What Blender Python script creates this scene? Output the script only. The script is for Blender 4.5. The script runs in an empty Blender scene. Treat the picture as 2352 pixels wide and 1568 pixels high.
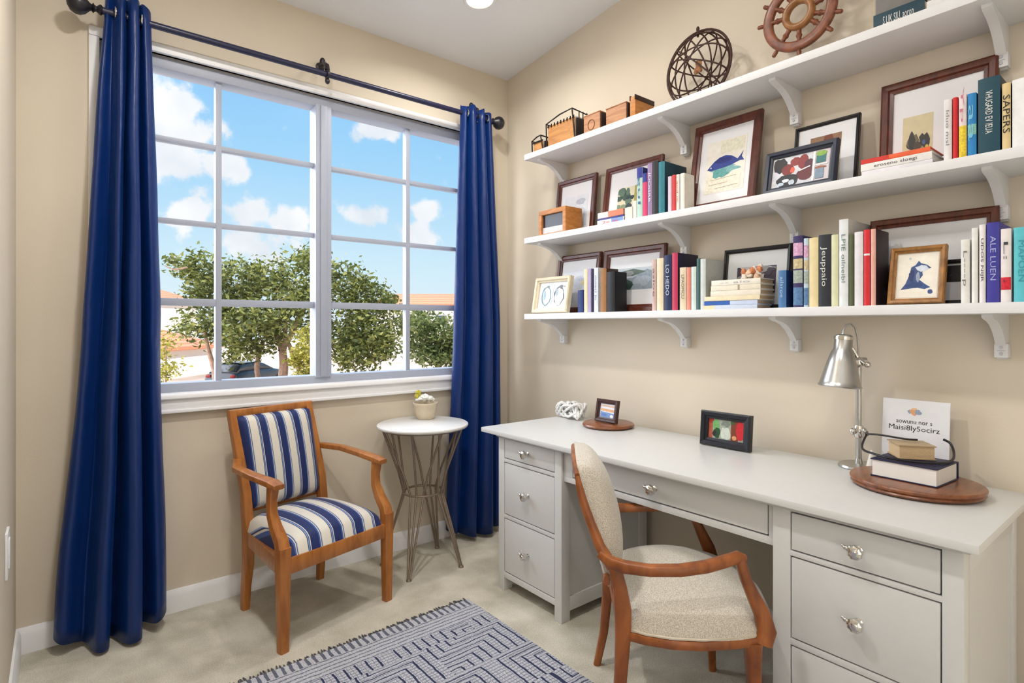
import bpy, bmesh, math, random
from mathutils import Vector, Matrix, noise as mnoise
random.seed(7)
SC = bpy.context.scene
COL = SC.collection
PI = math.pi
R = math.radians

# ------------------------------------------------------------------ materials
def lin(c):
    return tuple(((x/255)/12.92 if x/255 <= .04045 else ((x/255+.055)/1.055)**2.4) for x in c)

MATS = {}
def newmat(name):
    m = bpy.data.materials.new(name); m.use_nodes = True
    nt = m.node_tree
    return m, nt, nt.nodes, nt.links, nt.nodes['Principled BSDF']

def col(c, rough=.55, metal=0., var=.06, scale=40., spec=.4, bump=0., name=None):
    """plain paint/paper/cloth colour with a slight procedural mottling"""
    key = (c, rough, metal, var, scale, spec, bump)
    if key in MATS: return MATS[key]
    m, nt, N, L, b = newmat(name or 'paint')
    b.inputs['Roughness'].default_value = rough
    b.inputs['Metallic'].default_value = metal
    b.inputs['Specular IOR Level'].default_value = spec
    tc = N.new('ShaderNodeTexCoord'); nz = N.new('ShaderNodeTexNoise')
    nz.inputs['Scale'].default_value = scale; nz.inputs['Detail'].default_value = 3
    L.new(tc.outputs['Object'], nz.inputs['Vector'])
    mr = N.new('ShaderNodeMapRange'); mr.inputs['From Min'].default_value = .3; mr.inputs['From Max'].default_value = .7
    mr.inputs['To Min'].default_value = 1-var; mr.inputs['To Max'].default_value = 1+var
    L.new(nz.outputs['Fac'], mr.inputs['Value'])
    mx = N.new('ShaderNodeVectorMath'); mx.operation = 'SCALE'
    mx.inputs[0].default_value = lin(c)
    L.new(mr.outputs['Result'], mx.inputs['Scale'])
    L.new(mx.outputs['Vector'], b.inputs['Base Color'])
    if bump:
        bp = N.new('ShaderNodeBump'); bp.inputs['Strength'].default_value = bump; bp.inputs['Distance'].default_value = .002
        L.new(nz.outputs['Fac'], bp.inputs['Height']); L.new(bp.outputs['Normal'], b.inputs['Normal'])
    MATS[key] = m
    return m

def ramp(N, stops, interp='LINEAR'):
    r = N.new('ShaderNodeValToRGB'); cr = r.color_ramp; cr.interpolation = interp
    while len(cr.elements) < len(stops): cr.elements.new(.5)
    for e, (p, c) in zip(cr.elements, stops):
        e.position = p; e.color = (*lin(c), 1)
    return r

def wood(name, c1, c2, scale=(6, 6, 60), rough=.35, coat=.15):
    m, nt, N, L, b = newmat(name)
    tc = N.new('ShaderNodeTexCoord'); mp = N.new('ShaderNodeMapping')
    mp.inputs['Scale'].default_value = scale
    L.new(tc.outputs['Object'], mp.inputs['Vector'])
    nz = N.new('ShaderNodeTexNoise'); nz.inputs['Scale'].default_value = 2.; nz.inputs['Detail'].default_value = 5; nz.inputs['Distortion'].default_value = .8
    L.new(mp.outputs['Vector'], nz.inputs['Vector'])
    r = ramp(N, [(.3, c1), (.7, c2)])
    L.new(nz.outputs['Fac'], r.inputs['Fac']); L.new(r.outputs['Color'], b.inputs['Base Color'])
    b.inputs['Roughness'].default_value = rough; b.inputs['Coat Weight'].default_value = coat; b.inputs['Coat Roughness'].default_value = .2
    return m

def M_emit(name, c, s):
    m, nt, N, L, b = newmat(name)
    b.inputs['Base Color'].default_value = (1, 1, 1, 1)
    b.inputs['Emission Color'].default_value = (*lin(c), 1); b.inputs['Emission Strength'].default_value = s
    return m

def paint_wall(name, c, bump=.12, scale=160., rough=.85):
    m, nt, N, L, b = newmat(name)
    tc = N.new('ShaderNodeTexCoord')
    n1 = N.new('ShaderNodeTexNoise'); n1.inputs['Scale'].default_value = scale; n1.inputs['Detail'].default_value = 4
    n2 = N.new('ShaderNodeTexNoise'); n2.inputs['Scale'].default_value = 1.3; n2.inputs['Detail'].default_value = 2
    L.new(tc.outputs['Object'], n1.inputs['Vector']); L.new(tc.outputs['Object'], n2.inputs['Vector'])
    a = tuple(min(255, x*1.015) for x in c); d = tuple(x*.985 for x in c)
    r = ramp(N, [(.35, d), (.65, a)]); L.new(n2.outputs['Fac'], r.inputs['Fac'])
    L.new(r.outputs['Color'], b.inputs['Base Color'])
    bp = N.new('ShaderNodeBump'); bp.inputs['Strength'].default_value = bump; bp.inputs['Distance'].default_value = .003
    L.new(n1.outputs['Fac'], bp.inputs['Height']); L.new(bp.outputs['Normal'], b.inputs['Normal'])
    b.inputs['Roughness'].default_value = rough; b.inputs['Specular IOR Level'].default_value = .25
    return m

WALL = paint_wall('wall_paint', (221, 209, 190))
CEIL = paint_wall('ceiling_paint', (238, 239, 241), bump=.5, scale=90.)
WHITE = col((243, 243, 245), .38, var=.01, spec=.5, name='white_gloss_paint')
SHELFW = col((226, 226, 227), .45, var=.012, spec=.4, name='shelf_paint')
DESKW = col((214, 214, 212), .3, var=.012, spec=.5, name='desk_paint')
FRAME_SHADED = col((172, 178, 194), .4, var=.012, name='backlit_window_frame')  # white frame, its backlit grey-blue shade put into the base colour
STEEL = col((190, 190, 188), .28, 1., .03, name='brushed_steel')
CHROME = col((220, 218, 214), .12, 1., .02, name='chrome')
BLACKM = col((26, 24, 34), .35, .0, .1, spec=.6, name='dark_metal')
BRONZE = col((140, 126, 112), .4, .5, .06, name='bronze_wire')
PAGES = col((236, 230, 216), .8, var=.05, scale=300, name='pages')
OLDPAGES = col((206, 178, 140), .8, var=.08, scale=300, name='old_pages')
OAK = wood('honey_wood', (150, 88, 34), (190, 122, 58), (14, 14, 3))
CHERRY = wood('cherry_wood', (116, 58, 20), (170, 98, 42), (10, 10, 4))
MAHOG = wood('dark_red_wood', (66, 22, 9), (104, 44, 22), (8, 30, 8), .4)
WALNUT = wood('brown_board_wood', (104, 56, 28), (146, 86, 48), (6, 30, 30), .32, .3)
CRATE = wood('crate_wood', (160, 106, 58), (192, 138, 80), (12, 5, 40), .6, 0)
CRATE2 = wood('crate_wood_pink', (160, 108, 74), (192, 142, 104), (12, 5, 40), .6, 0)
BOXW = wood('orange_wood', (166, 102, 44), (200, 134, 66), (10, 6, 30), .5, .05)
WHEELW = wood('wheel_wood', (96, 46, 22), (140, 76, 40), (18, 18, 18), .45, .1)
TWIG = col((58, 32, 22), .6, var=.2, scale=60, name='twig')
GOLDW = wood('gilded_wood', (128, 84, 34), (172, 120, 58), (20, 20, 20), .4, .1)

def carpet():
    m, nt, N, L, b = newmat('carpet')
    tc = N.new('ShaderNodeTexCoord')
    n1 = N.new('ShaderNodeTexNoise'); n1.inputs['Scale'].default_value = 260; n1.inputs['Detail'].default_value = 5
    n2 = N.new('ShaderNodeTexNoise'); n2.inputs['Scale'].default_value = 7; n2.inputs['Detail'].default_value = 4
    for n in (n1, n2): L.new(tc.outputs['Object'], n.inputs['Vector'])
    ad = N.new('ShaderNodeMath'); ad.operation = 'MULTIPLY_ADD'; ad.inputs[1].default_value = .5
    L.new(n1.outputs['Fac'], ad.inputs[0])
    ml = N.new('ShaderNodeMath'); ml.operation = 'MULTIPLY'; ml.inputs[1].default_value = .5
    L.new(n2.outputs['Fac'], ml.inputs[0]); L.new(ml.outputs[0], ad.inputs[2])
    r = ramp(N, [(.36, (192, 184, 164)), (.62, (236, 229, 212))])
    L.new(ad.outputs[0], r.inputs['Fac']); L.new(r.outputs['Color'], b.inputs['Base Color'])
    bp = N.new('ShaderNodeBump'); bp.inputs['Strength'].default_value = .9; bp.inputs['Distance'].default_value = .006
    L.new(n1.outputs['Fac'], bp.inputs['Height']); L.new(bp.outputs['Normal'], b.inputs['Normal'])
    b.inputs['Roughness'].default_value = 1; b.inputs['Specular IOR Level'].default_value = .05
    b.inputs['Sheen Weight'].default_value = .2
    return m

def rug_mat():
    """flat-woven rug: blocks of nested right-angled dark lines on grey-white"""
    m, nt, N, L, b = newmat('rug_weave')
    def mth(op, a=None, c=None, d=None):
        n = N.new('ShaderNodeMath'); n.operation = op
        for i, x in enumerate((a, c, d)):
            if x is None: continue
            if isinstance(x, (int, float)): n.inputs[i].default_value = x
            else: L.new(x, n.inputs[i])
        return n.outputs[0]
    tc = N.new('ShaderNodeTexCoord'); nz = N.new('ShaderNodeTexNoise')
    nz.inputs['Scale'].default_value = 28; nz.inputs['Detail'].default_value = 3
    L.new(tc.outputs['Object'], nz.inputs['Vector'])
    sp = N.new('ShaderNodeSeparateXYZ'); L.new(tc.outputs['Object'], sp.inputs[0])
    wob = mth('MULTIPLY_ADD', nz.outputs['Fac'], .012, -.006)
    x = mth('ADD', sp.outputs['X'], wob); y = mth('ADD', sp.outputs['Y'], wob)
    def layer(cw, ch, ox, oy, per):
        row = mth('FLOOR', mth('DIVIDE', mth('ADD', y, oy), ch))
        xs = mth('ADD', mth('ADD', x, ox), mth('MULTIPLY', row, cw*.37))
        cu = mth('FLOOR', mth('DIVIDE', xs, cw))
        fx = mth('SUBTRACT', xs, mth('MULTIPLY', cu, cw)); fy = mth('SUBTRACT', mth('ADD', y, oy), mth('MULTIPLY', row, ch))
        wn = N.new('ShaderNodeTexWhiteNoise'); wn.noise_dimensions = '2D'
        cb = N.new('ShaderNodeCombineXYZ'); L.new(cu, cb.inputs[0]); L.new(row, cb.inputs[1]); L.new(cb.outputs[0], wn.inputs['Vector'])
        flip = mth('GREATER_THAN', wn.outputs['Value'], .5)
        fx2 = mth('ABSOLUTE', mth('SUBTRACT', fx, mth('MULTIPLY', flip, cw)))
        d = mth('MINIMUM', mth('MAXIMUM', fx2, mth('MULTIPLY', fy, cw/ch)), mth('ADD', mth('MULTIPLY', fx2, 1.), .2))
        saw = mth('FRACT', mth('DIVIDE', d, per))
        return mth('LESS_THAN', saw, .19), wn.outputs['Value']
    l1, v1 = layer(.36, .20, .0, .02, .040)
    l2, v2 = layer(.36, .20, .0, .02, .0133)
    fine = mth('LESS_THAN', mth('FRACT', mth('MULTIPLY', y, 66)), .3)
    n2 = N.new('ShaderNodeTexNoise'); n2.inputs['Scale'].default_value = 190; n2.inputs['Detail'].default_value = 2
    L.new(tc.outputs['Object'], n2.inputs['Vector'])
    brk = mth('GREATER_THAN', n2.outputs['Fac'], .43)
    fine = mth('MULTIPLY', mth('MULTIPLY', mth('MAXIMUM', fine, l2), brk), .62)
    line = mth('MAXIMUM', l1, fine)
    # border near the far edge (object y from -.16 to 0): stripes across
    bd = mth('GREATER_THAN', y, -.052)
    bl = mth('MULTIPLY', mth('LESS_THAN', mth('FRACT', mth('MULTIPLY', x, 36)), .42), .8)
    bd2 = mth('GREATER_THAN', y, -.15)
    l3 = mth('MULTIPLY', mth('MULTIPLY', mth('LESS_THAN', mth('FRACT', mth('MULTIPLY', y, 48)), .3), brk), .75)
    mixa = N.new('ShaderNodeMix'); L.new(bd2, mixa.inputs['Factor']); L.new(line, mixa.inputs['A']); L.new(l3, mixa.inputs['B'])
    mixb = N.new('ShaderNodeMix'); L.new(bd, mixb.inputs['Factor']); L.new(mixa.outputs['Result'], mixb.inputs['A']); L.new(bl, mixb.inputs['B'])
    g = ramp(N, [(.35, (174, 175, 184)), (.65, (210, 211, 217))])
    L.new(n2.outputs['Fac'], g.inputs['Fac'])
    mc = N.new('ShaderNodeMix'); mc.data_type = 'RGBA'
    L.new(mth('MINIMUM', mixb.outputs['Result'], 1.), mc.inputs['Factor'])
    L.new(g.outputs['Color'], mc.inputs['A']); mc.inputs['B'].default_value = (*lin((56, 62, 90)), 1)
    L.new(mc.outputs['Result'], b.inputs['Base Color'])
    bp = N.new('ShaderNodeBump'); bp.inputs['Strength'].default_value = .6; bp.inputs['Distance'].default_value = .004
    L.new(n2.outputs['Fac'], bp.inputs['Height']); L.new(bp.outputs['Normal'], b.inputs['Normal'])
    b.inputs['Roughness'].default_value = 1; b.inputs['Specular IOR Level'].default_value = .1
    return m

def stripe_mat(name='striped_fabric', n=4.3, off=0.):
    m, nt, N, L, b = newmat(name)
    uv = N.new('ShaderNodeUVMap'); sp = N.new('ShaderNodeSeparateXYZ'); L.new(uv.outputs['UV'], sp.inputs[0])
    a = N.new('ShaderNodeMath'); a.operation = 'MULTIPLY_ADD'; a.inputs[1].default_value = n; a.inputs[2].default_value = off
    L.new(sp.outputs['X'], a.inputs[0])
    f = N.new('ShaderNodeMath'); f.operation = 'FRACT'; L.new(a.outputs[0], f.inputs[0])
    NV = (24, 42, 98); BL = (58, 92, 160); CR = (226, 220, 208); LB = (150, 170, 200)
    r = ramp(N, [(0, NV), (.27, BL), (.33, CR), (.36, NV), (.385, LB), (.41, CR), (.80, NV), (.83, LB), (.86, BL), (.90, CR), (.93, NV)], 'CONSTANT')
    L.new(f.outputs[0], r.inputs['Fac'])
    tc = N.new('ShaderNodeTexCoord'); nz = N.new('ShaderNodeTexNoise'); nz.inputs['Scale'].default_value = 300; L.new(tc.outputs['Object'], nz.inputs['Vector'])
    mr = N.new('ShaderNodeMapRange'); mr.inputs['To Min'].default_value = .85; mr.inputs['To Max'].default_value = 1.12; L.new(nz.outputs['Fac'], mr.inputs['Value'])
    sc = N.new('ShaderNodeVectorMath'); sc.operation = 'SCALE'; L.new(r.outputs['Color'], sc.inputs[0]); L.new(mr.outputs['Result'], sc.inputs['Scale'])
    L.new(sc.outputs['Vector'], b.inputs['Base Color'])
    b.inputs['Roughness'].default_value = .55; b.inputs['Sheen Weight'].default_value = .15; b.inputs['Specular IOR Level'].default_value = .35
    return m

def weave_mat(name, c1, c2, scale=420, rough=.9):
    m, nt, N, L, b = newmat(name)
    tc = N.new('ShaderNodeTexCoord'); nz = N.new('ShaderNodeTexNoise')
    nz.inputs['Scale'].default_value = scale; nz.inputs['Detail'].default_value = 3
    L.new(tc.outputs['Object'], nz.inputs['Vector'])
    r = ramp(N, [(.35, c1), (.62, c2)]); L.new(nz.outputs['Fac'], r.inputs['Fac'])
    L.new(r.outputs['Color'], b.inputs['Base Color'])
    bp = N.new('ShaderNodeBump'); bp.inputs['Strength'].default_value = .4; bp.inputs['Distance'].default_value = .002
    L.new(nz.outputs['Fac'], bp.inputs['Height']); L.new(bp.outputs['Normal'], b.inputs['Normal'])
    b.inputs['Roughness'].default_value = rough; b.inputs['Specular IOR Level'].default_value = .15
    b.inputs['Sheen Weight'].default_value = .2
    return m

def satin(name, c):
    m, nt, N, L, b = newmat(name)
    tc = N.new('ShaderNodeTexCoord'); mp = N.new('ShaderNodeMapping'); mp.inputs['Scale'].default_value = (6, 6, 3)
    nz = N.new('ShaderNodeTexNoise'); nz.inputs['Scale'].default_value = 2.2; nz.inputs['Detail'].default_value = 3
    L.new(tc.outputs['Object'], mp.inputs['Vector']); L.new(mp.outputs['Vector'], nz.inputs['Vector'])
    bp = N.new('ShaderNodeBump'); bp.inputs['Strength'].default_value = .35; bp.inputs['Distance'].default_value = .02
    L.new(nz.outputs['Fac'], bp.inputs['Height']); L.new(bp.outputs['Normal'], b.inputs['Normal'])
    b.inputs['Base Color'].default_value = (*lin(c), 1)
    b.inputs['Roughness'].default_value = .38; b.inputs['Specular IOR Level'].default_value = .4
    b.inputs['Sheen Weight'].default_value = .12; b.inputs['Sheen Tint'].default_value = (*lin((60, 110, 190)), 1); b.inputs['Sheen Roughness'].default_value = .4
    return m

def leaf_mat(name, c1, c2, c3):
    m, nt, N, L, b = newmat(name)
    g = N.new('ShaderNodeNewGeometry')
    r = ramp(N, [(0, c1), (.55, c2), (1, c3)]); L.new(g.outputs['Random Per Island'], r.inputs['Fac'])
    L.new(r.outputs['Color'], b.inputs['Base Color'])
    b.inputs['Roughness'].default_value = .6
    tr = N.new('ShaderNodeBsdfTranslucent'); L.new(r.outputs['Color'], tr.inputs['Color'])
    mx = N.new('ShaderNodeMixShader'); mx.inputs[0].default_value = .3
    L.new(b.outputs[0], mx.inputs[1]); L.new(tr.outputs[0], mx.inputs[2])
    L.new(mx.outputs[0], N['Material Output'].inputs['Surface'])
    return m

def tile_mat():
    m, nt, N, L, b = newmat('roof_tiles')
    tc = N.new('ShaderNodeTexCoord')
    w = N.new('ShaderNodeTexWave'); w.inputs['Scale'].default_value = 1.6; w.bands_direction = 'Z'; w.inputs['Distortion'].default_value = .6
    L.new(tc.outputs['Object'], w.inputs['Vector'])
    r = ramp(N, [(.0, (196, 118, 84)), (1, (226, 150, 112))]); L.new(w.outputs['Fac'], r.inputs['Fac'])
    L.new(r.outputs['Color'], b.inputs['Base Color']); b.inputs['Roughness'].default_value = .9
    return m

def glass_mat():
    m, nt, N, L, b = newmat('window_glass')
    t = N.new('ShaderNodeBsdfTransparent'); g = N.new('ShaderNodeBsdfGlossy'); g.inputs['Roughness'].default_value = .3
    mx = N.new('ShaderNodeMixShader'); mx.inputs[0].default_value = .008
    L.new(t.outputs[0], mx.inputs[1]); L.new(g.outputs[0], mx.inputs[2])
    L.new(mx.outputs[0], N['Material Output'].inputs['Surface'])
    return m

# ------------------------------------------------------------------ mesh builder
class MB:
    def __init__(s): s.v = []; s.f = []; s.m = []
    def add(s, vs, fs, mi=0):
        o = len(s.v); s.v += [Vector(p) for p in vs]; s.f += [[i+o for i in f] for f in fs]; s.m += [mi]*len(fs); return s
    def box(s, x0, x1, y0, y1, z0, z1, bev=0., mi=0, T=None):
        x0, x1 = min(x0, x1), max(x0, x1); y0, y1 = min(y0, y1), max(y0, y1); z0, z1 = min(z0, z1), max(z0, z1)
        bm = bmesh.new()
        bmesh.ops.create_cube(bm, size=1)
        for v in bm.verts:
            v.co = Vector(((x0+x1)/2+v.co.x*(x1-x0), (y0+y1)/2+v.co.y*(y1-y0), (z0+z1)/2+v.co.z*(z1-z0)))
        if bev > 0:
            bev = min(bev, .45*min(x1-x0, y1-y0, z1-z0))
            bmesh.ops.bevel(bm, geom=list(bm.edges), offset=bev, segments=2, profile=.6, affect='EDGES')
        bm.verts.index_update()
        vs = [v.co.copy() for v in bm.verts]
        if T: vs = [T(*p) for p in vs]
        s.add(vs, [[v.index for v in f.verts] for f in bm.faces], mi); bm.free(); return s
    def tube(s, pts, r, seg=10, closed=False, ref=None, power=2., mi=0):
        pts = [Vector(p) for p in pts]; n = len(pts)
        rs = r if isinstance(r, (list, tuple)) else [r]*n
        rs = [(q, q) if not isinstance(q, (list, tuple)) else q for q in rs]
        prev = None; base = len(s.v)
        for i, p in enumerate(pts):
            a = pts[(i-1) % n] if closed or i > 0 else pts[i]
            c = pts[(i+1) % n] if closed or i < n-1 else pts[i]
            t = (c-a).normalized()
            if ref is not None: u = Vector(ref)
            elif prev is not None: u = prev
            else: u = Vector((0, 0, 1)) if abs(t.z) < .9 else Vector((1, 0, 0))
            u = (u - t*u.dot(t)); u.normalize(); w = t.cross(u); prev = u
            for k in range(seg):
                th = 2*PI*k/seg; cs, sn = math.cos(th), math.sin(th)
                e = 2/power
                s.v.append(p + u*(rs[i][0]*math.copysign(abs(cs)**e, cs)) + w*(rs[i][1]*math.copysign(abs(sn)**e, sn)))
        fs = []
        for i in range(n if closed else n-1):
            j = (i+1) % n
            for k in range(seg):
                l = (k+1) % seg
                fs.append([base+i*seg+k, base+i*seg+l, base+j*seg+l, base+j*seg+k])
        if not closed:
            fs.append([base+k for k in range(seg)][::-1]); fs.append([base+(n-1)*seg+k for k in range(seg)])
        s.f += fs; s.m += [mi]*len(fs); return s
    def lathe(s, prof, c, seg=24, T=None, mi=0, flute=None):
        c = Vector(c); base = len(s.v); n = len(prof)
        for (r, z) in prof:
            for k in range(seg):
                a = 2*PI*k/seg; q = r*(1+(flute[1]*math.cos(flute[0]*a) if flute else 0))
                p = Vector((q*math.cos(a), q*math.sin(a), z))
                s.v.append(c + (T @ p if T else p))
        fs = []
        for i in range(n-1):
            for k in range(seg):
                l = (k+1) % seg
                fs.append([base+i*seg+k, base+i*seg+l, base+(i+1)*seg+l, base+(i+1)*seg+k])
        fs.append([base+k for k in range(seg)][::-1]); fs.append([base+(n-1)*seg+k for k in range(seg)])
        s.f += fs; s.m += [mi]*len(fs); return s
    def ell(s, c, rx, ry, rz, nu=14, nv=9, amp=0., fr=3., mi=0):
        c = Vector(c)
        def fn(u, v):
            a = 2*PI*u; b = PI*(v-.5)*.998
            d = Vector((math.cos(b)*math.cos(a), math.cos(b)*math.sin(a), math.sin(b)))
            k = 1+amp*mnoise.noise(d*fr+c*31)
            return c+Vector((d.x*rx*k, d.y*ry*k, d.z*rz*k))
        return s.surf(fn, nu, nv, wrapu=True, mi=mi, cap=True)
    def surf(s, fn, nu, nv, wrapu=False, mi=0, cap=False):
        base = len(s.v); cu = nu if wrapu else nu+1
        for j in range(nv+1):
            for i in range(cu): s.v.append(Vector(fn(i/nu, j/nv)))
        fs = []
        for j in range(nv):
            for i in range(nu):
                k = (i+1) % cu
                fs.append([base+j*cu+i, base+j*cu+k, base+(j+1)*cu+k, base+(j+1)*cu+i])
        if cap:
            fs.append([base+i for i in range(cu)][::-1]); fs.append([base+nv*cu+i for i in range(cu)])
        s.f += fs; s.m += [mi]*len(fs); return s
    def prism(s, poly, T, n0, n1, mi=0):
        k = len(poly); vs = [T(u, v, n0) for u, v in poly]+[T(u, v, n1) for u, v in poly]
        fs = [list(range(k))[::-1], [i+k for i in range(k)]]+[[i, (i+1) % k, (i+1) % k+k, i+k] for i in range(k)]
        return s.add(vs, fs, mi)

ROOT = {}
def thing(name, label, cat, loc, group=None, kind=None):
    o = bpy.data.objects.new(name, None); COL.objects.link(o); o.location = loc; o.empty_display_size = .05
    o['label'] = label; o['category'] = cat
    if group: o['group'] = group
    if kind: o['kind'] = kind
    ROOT[o] = Vector(loc); return o

def part(name, mb, mat, parent=None, label=None, ang=38, uvf=None, loc=None, recalc=True):
    off = ROOT[parent] if parent is not None else Vector(loc or (0, 0, 0))
    me = bpy.data.meshes.new(name)
    me.from_pydata([tuple(p-off) for p in mb.v], [], mb.f)
    for x in (mat if isinstance(mat, list) else [mat]): me.materials.append(x)
    me.polygons.foreach_set('material_index', mb.m)
    if recalc:
        bm = bmesh.new(); bm.from_mesh(me); bmesh.ops.recalc_face_normals(bm, faces=bm.faces); bm.to_mesh(me); bm.free()
    me.polygons.foreach_set('use_smooth', [True]*len(me.polygons))
    me.set_sharp_from_angle(angle=R(ang))
    if uvf:
        ul = me.uv_layers.new(name='UVMap')
        for lp in me.loops:
            ul.data[lp.index].uv = uvf(me.vertices[lp.vertex_index].co+off)
    o = bpy.data.objects.new(name, me); COL.objects.link(o)
    if parent is not None: o.parent = parent
    else: o.location = off
    ROOT[o] = off
    if label: o['label'] = label
    return o

def single(name, mb, mat, label, cat, loc, group=None, kind=None, **kw):
    o = part(name, mb, mat, None, loc=loc, **kw)
    o['label'] = label; o['category'] = cat
    if group: o['group'] = group
    if kind: o['kind'] = kind
    return o

def struct(name, mb, mat, parent=None, label=None, cat=None, **kw):
    o = part(name, mb, mat, parent, **kw)
    if parent is None:
        o['kind'] = 'structure'
        if label: o['label'] = label; o['category'] = cat
    return o

TXT = {}
def text_geo(body, size):
    k = (body, size)
    if k not in TXT:
        cu = bpy.data.curves.new('lettering', 'FONT'); cu.body = body; cu.size = size
        cu.align_x = 'CENTER'; cu.align_y = 'CENTER'; cu.resolution_u = 2
        o = bpy.data.objects.new('lettering', cu); COL.objects.link(o)
        dg = bpy.context.evaluated_depsgraph_get()
        me = bpy.data.meshes.new_from_object(o.evaluated_get(dg))
        TXT[k] = ([v.co.copy() for v in me.vertices], [list(p.vertices) for p in me.polygons])
        bpy.data.objects.remove(o); bpy.data.curves.remove(cu); bpy.data.meshes.remove(me)
    return TXT[k]

def put_text(mb, body, size, c, X, Y, width=None, mi=0, lift=.0006):
    vs, fs = text_geo(body, size)
    X = Vector(X).normalized(); Y = Vector(Y).normalized(); Z = X.cross(Y); c = Vector(c)+Z*lift
    w = max(v.x for v in vs)-min(v.x for v in vs); k = (width/w) if width else 1.
    mb.add([c+X*(v.x*k)+Y*v.y for v in vs], fs, mi)

# ------------------------------------------------------------------ camera
cam_d = bpy.data.cameras.new('camera'); cam = bpy.data.objects.new('camera', cam_d); COL.objects.link(cam)
cam_d.sensor_width = 36; cam_d.lens = 36*1295/2352; cam_d.shift_y = -37/2352; cam_d.clip_start = .03; cam_d.clip_end = 500
cam.location = (-2.206, -2.781, 1.22); cam.rotation_euler = (R(90), 0, R(-38.9))
SC.camera = cam

# ------------------------------------------------------------------ room shell
XL = -2.325
mb = MB().box(-3.2, .14, -4.45, .14, -.12, 0); struct('floor', mb, carpet())
def ceil_z(y): return 2.76-.105*y
mb = MB(); ys = (.14, -4.45)
mb.add([(-3.2, ys[0], ceil_z(ys[0])), (.14, ys[0], ceil_z(ys[0])), (.14, ys[1], ceil_z(ys[1])), (-3.2, ys[1], ceil_z(ys[1])),
        (-3.2, ys[0], ceil_z(ys[0])+.15), (.14, ys[0], ceil_z(ys[0])+.15), (.14, ys[1], ceil_z(ys[1])+.15), (-3.2, ys[1], ceil_z(ys[1])+.15)],
       [[0, 1, 2, 3], [7, 6, 5, 4], [0, 4, 5, 1], [1, 5, 6, 2], [2, 6, 7, 3], [3, 7, 4, 0]])
struct('ceiling', mb, CEIL)
def side_wall(x0, x1, ya, yb):
    mb = MB()
    mb.add([(x0, ya, 0), (x1, ya, 0), (x1, yb, 0), (x0, yb, 0), (x0, ya, ceil_z(ya)), (x1, ya, ceil_z(ya)), (x1, yb, ceil_z(yb)), (x0, yb, ceil_z(yb))],
           [[3, 2, 1, 0], [4, 5, 6, 7], [0, 1, 5, 4], [1, 2, 6, 5], [2, 3, 7, 6], [3, 0, 4, 7]])
    return mb
struct('wall_right', side_wall(0, .14, 0, -4.45), WALL)
struct('wall_front', side_wall(-3.2, .14, -4.3, -4.45), WALL)
struct('wall_left', side_wall(XL-.12, XL, 0, -3.05), WALL)
WX0, WX1, WZ0, WZ1 = -2.075, -.2, .93, 2.365
mb = MB()
mb.box(-2.45, WX0, 0, .14, 0, ceil_z(0)); mb.box(WX1, .14, 0, .14, 0, ceil_z(0))
mb.box(WX0, WX1, 0, .14, 0, WZ0); mb.box(WX0, WX1, 0, .14, WZ1, ceil_z(0))
struct('wall_back', mb, WALL)
def baseboard(T, a, b):
    poly = [(0, 0), (.016, 0), (.016, .07), (.012, .082), (.007, .092), (0, .094)]
    return MB().prism(poly, T, a, b)
struct('baseboard_back', baseboard(lambda u, v, n: Vector((n, -u, v)), XL, 0), WHITE)
struct('baseboard_right', baseboard(lambda u, v, n: Vector((-u, n, v)), -.016, -4.3), WHITE)
struct('baseboard_left', baseboard(lambda u, v, n: Vector((XL+u, n, v)), -.016, -3.05), WHITE)

# window
win = bpy.data.objects.new('window_1', None); COL.objects.link(win); win.location = ((WX0+WX1)/2, .07, WZ0); ROOT[win] = Vector(win.location)
win['kind'] = 'structure'
mb = MB(); fw = .045
mb.box(WX0, WX1, .02, .11, WZ1-.05, WZ1, .004); mb.box(WX0, WX1, .02, .11, WZ0, WZ0+.04, .004)
mb.box(WX0, WX0+fw, .021, .109, WZ0+.038, WZ1-.048, .003); mb.box(WX1-fw, WX1, .021, .109, WZ0+.038, WZ1-.048, .003)
struct('window_frame', mb, FRAME_SHADED, win)
mb = MB().box(-1.205, -1.125, .012, .10, WZ0+.03, WZ1-.04, .004).box(-1.182, -1.15, .004, .02, WZ0+.035, WZ1-.045, .003)
struct('mullion', mb, FRAME_SHADED, win)
for (a, b, xm) in ((WX0+fw, -1.205, -1.637), (-1.125, WX1-fw, -.68)):
    mb = MB()
    mb.box(xm-.0125, xm+.0125, .035, .075, WZ0+.035, WZ1-.045, .003)
    for z, t in ((2.022, .011), (1.672, .011), (1.322, .016)): mb.box(a, b, .037, .073, z-t, z+t, .003)
    struct('muntin_grid', mb, FRAME_SHADED, win)
    struct('glass_pane', MB().box(a-.005, b+.005, .054, .058, WZ0+.03, WZ1-.04), glass_mat(), win)
poly = [(0, 0), (.036, 0), (.042, .006), (.042, .018), (.036, .026), (0, .026)]
mb = MB().prism([(u, v) for u, v in poly], lambda u, v, n: Vector((n, .06-u-.05, WZ0-.026+v)), WX0-.02, WX1+.02)
mb.box(WX0, WX1, 0, .1, WZ0-.02, WZ0+.002)
struct('window_stool', mb, WHITE, win)
mb = MB().box(WX0-.01, WX1+.01, -.02, 0, .848, WZ0-.026, .004).box(WX0-.01, WX1+.01, -.026, 0, .848, .862, .003)
struct('window_apron', mb, WHITE, win)
mb = MB().box(WX0-.035, WX1+.035, -.016, .02, WZ1, WZ1+.036, .004).box(WX0-.035, WX0, -.015, .02, WZ0, WZ1-.0005, .004).box(WX1, WX1+.035, -.015, .02, WZ0, WZ1-.0005, .004)
struct('window_casing', mb, WHITE, win)

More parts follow.
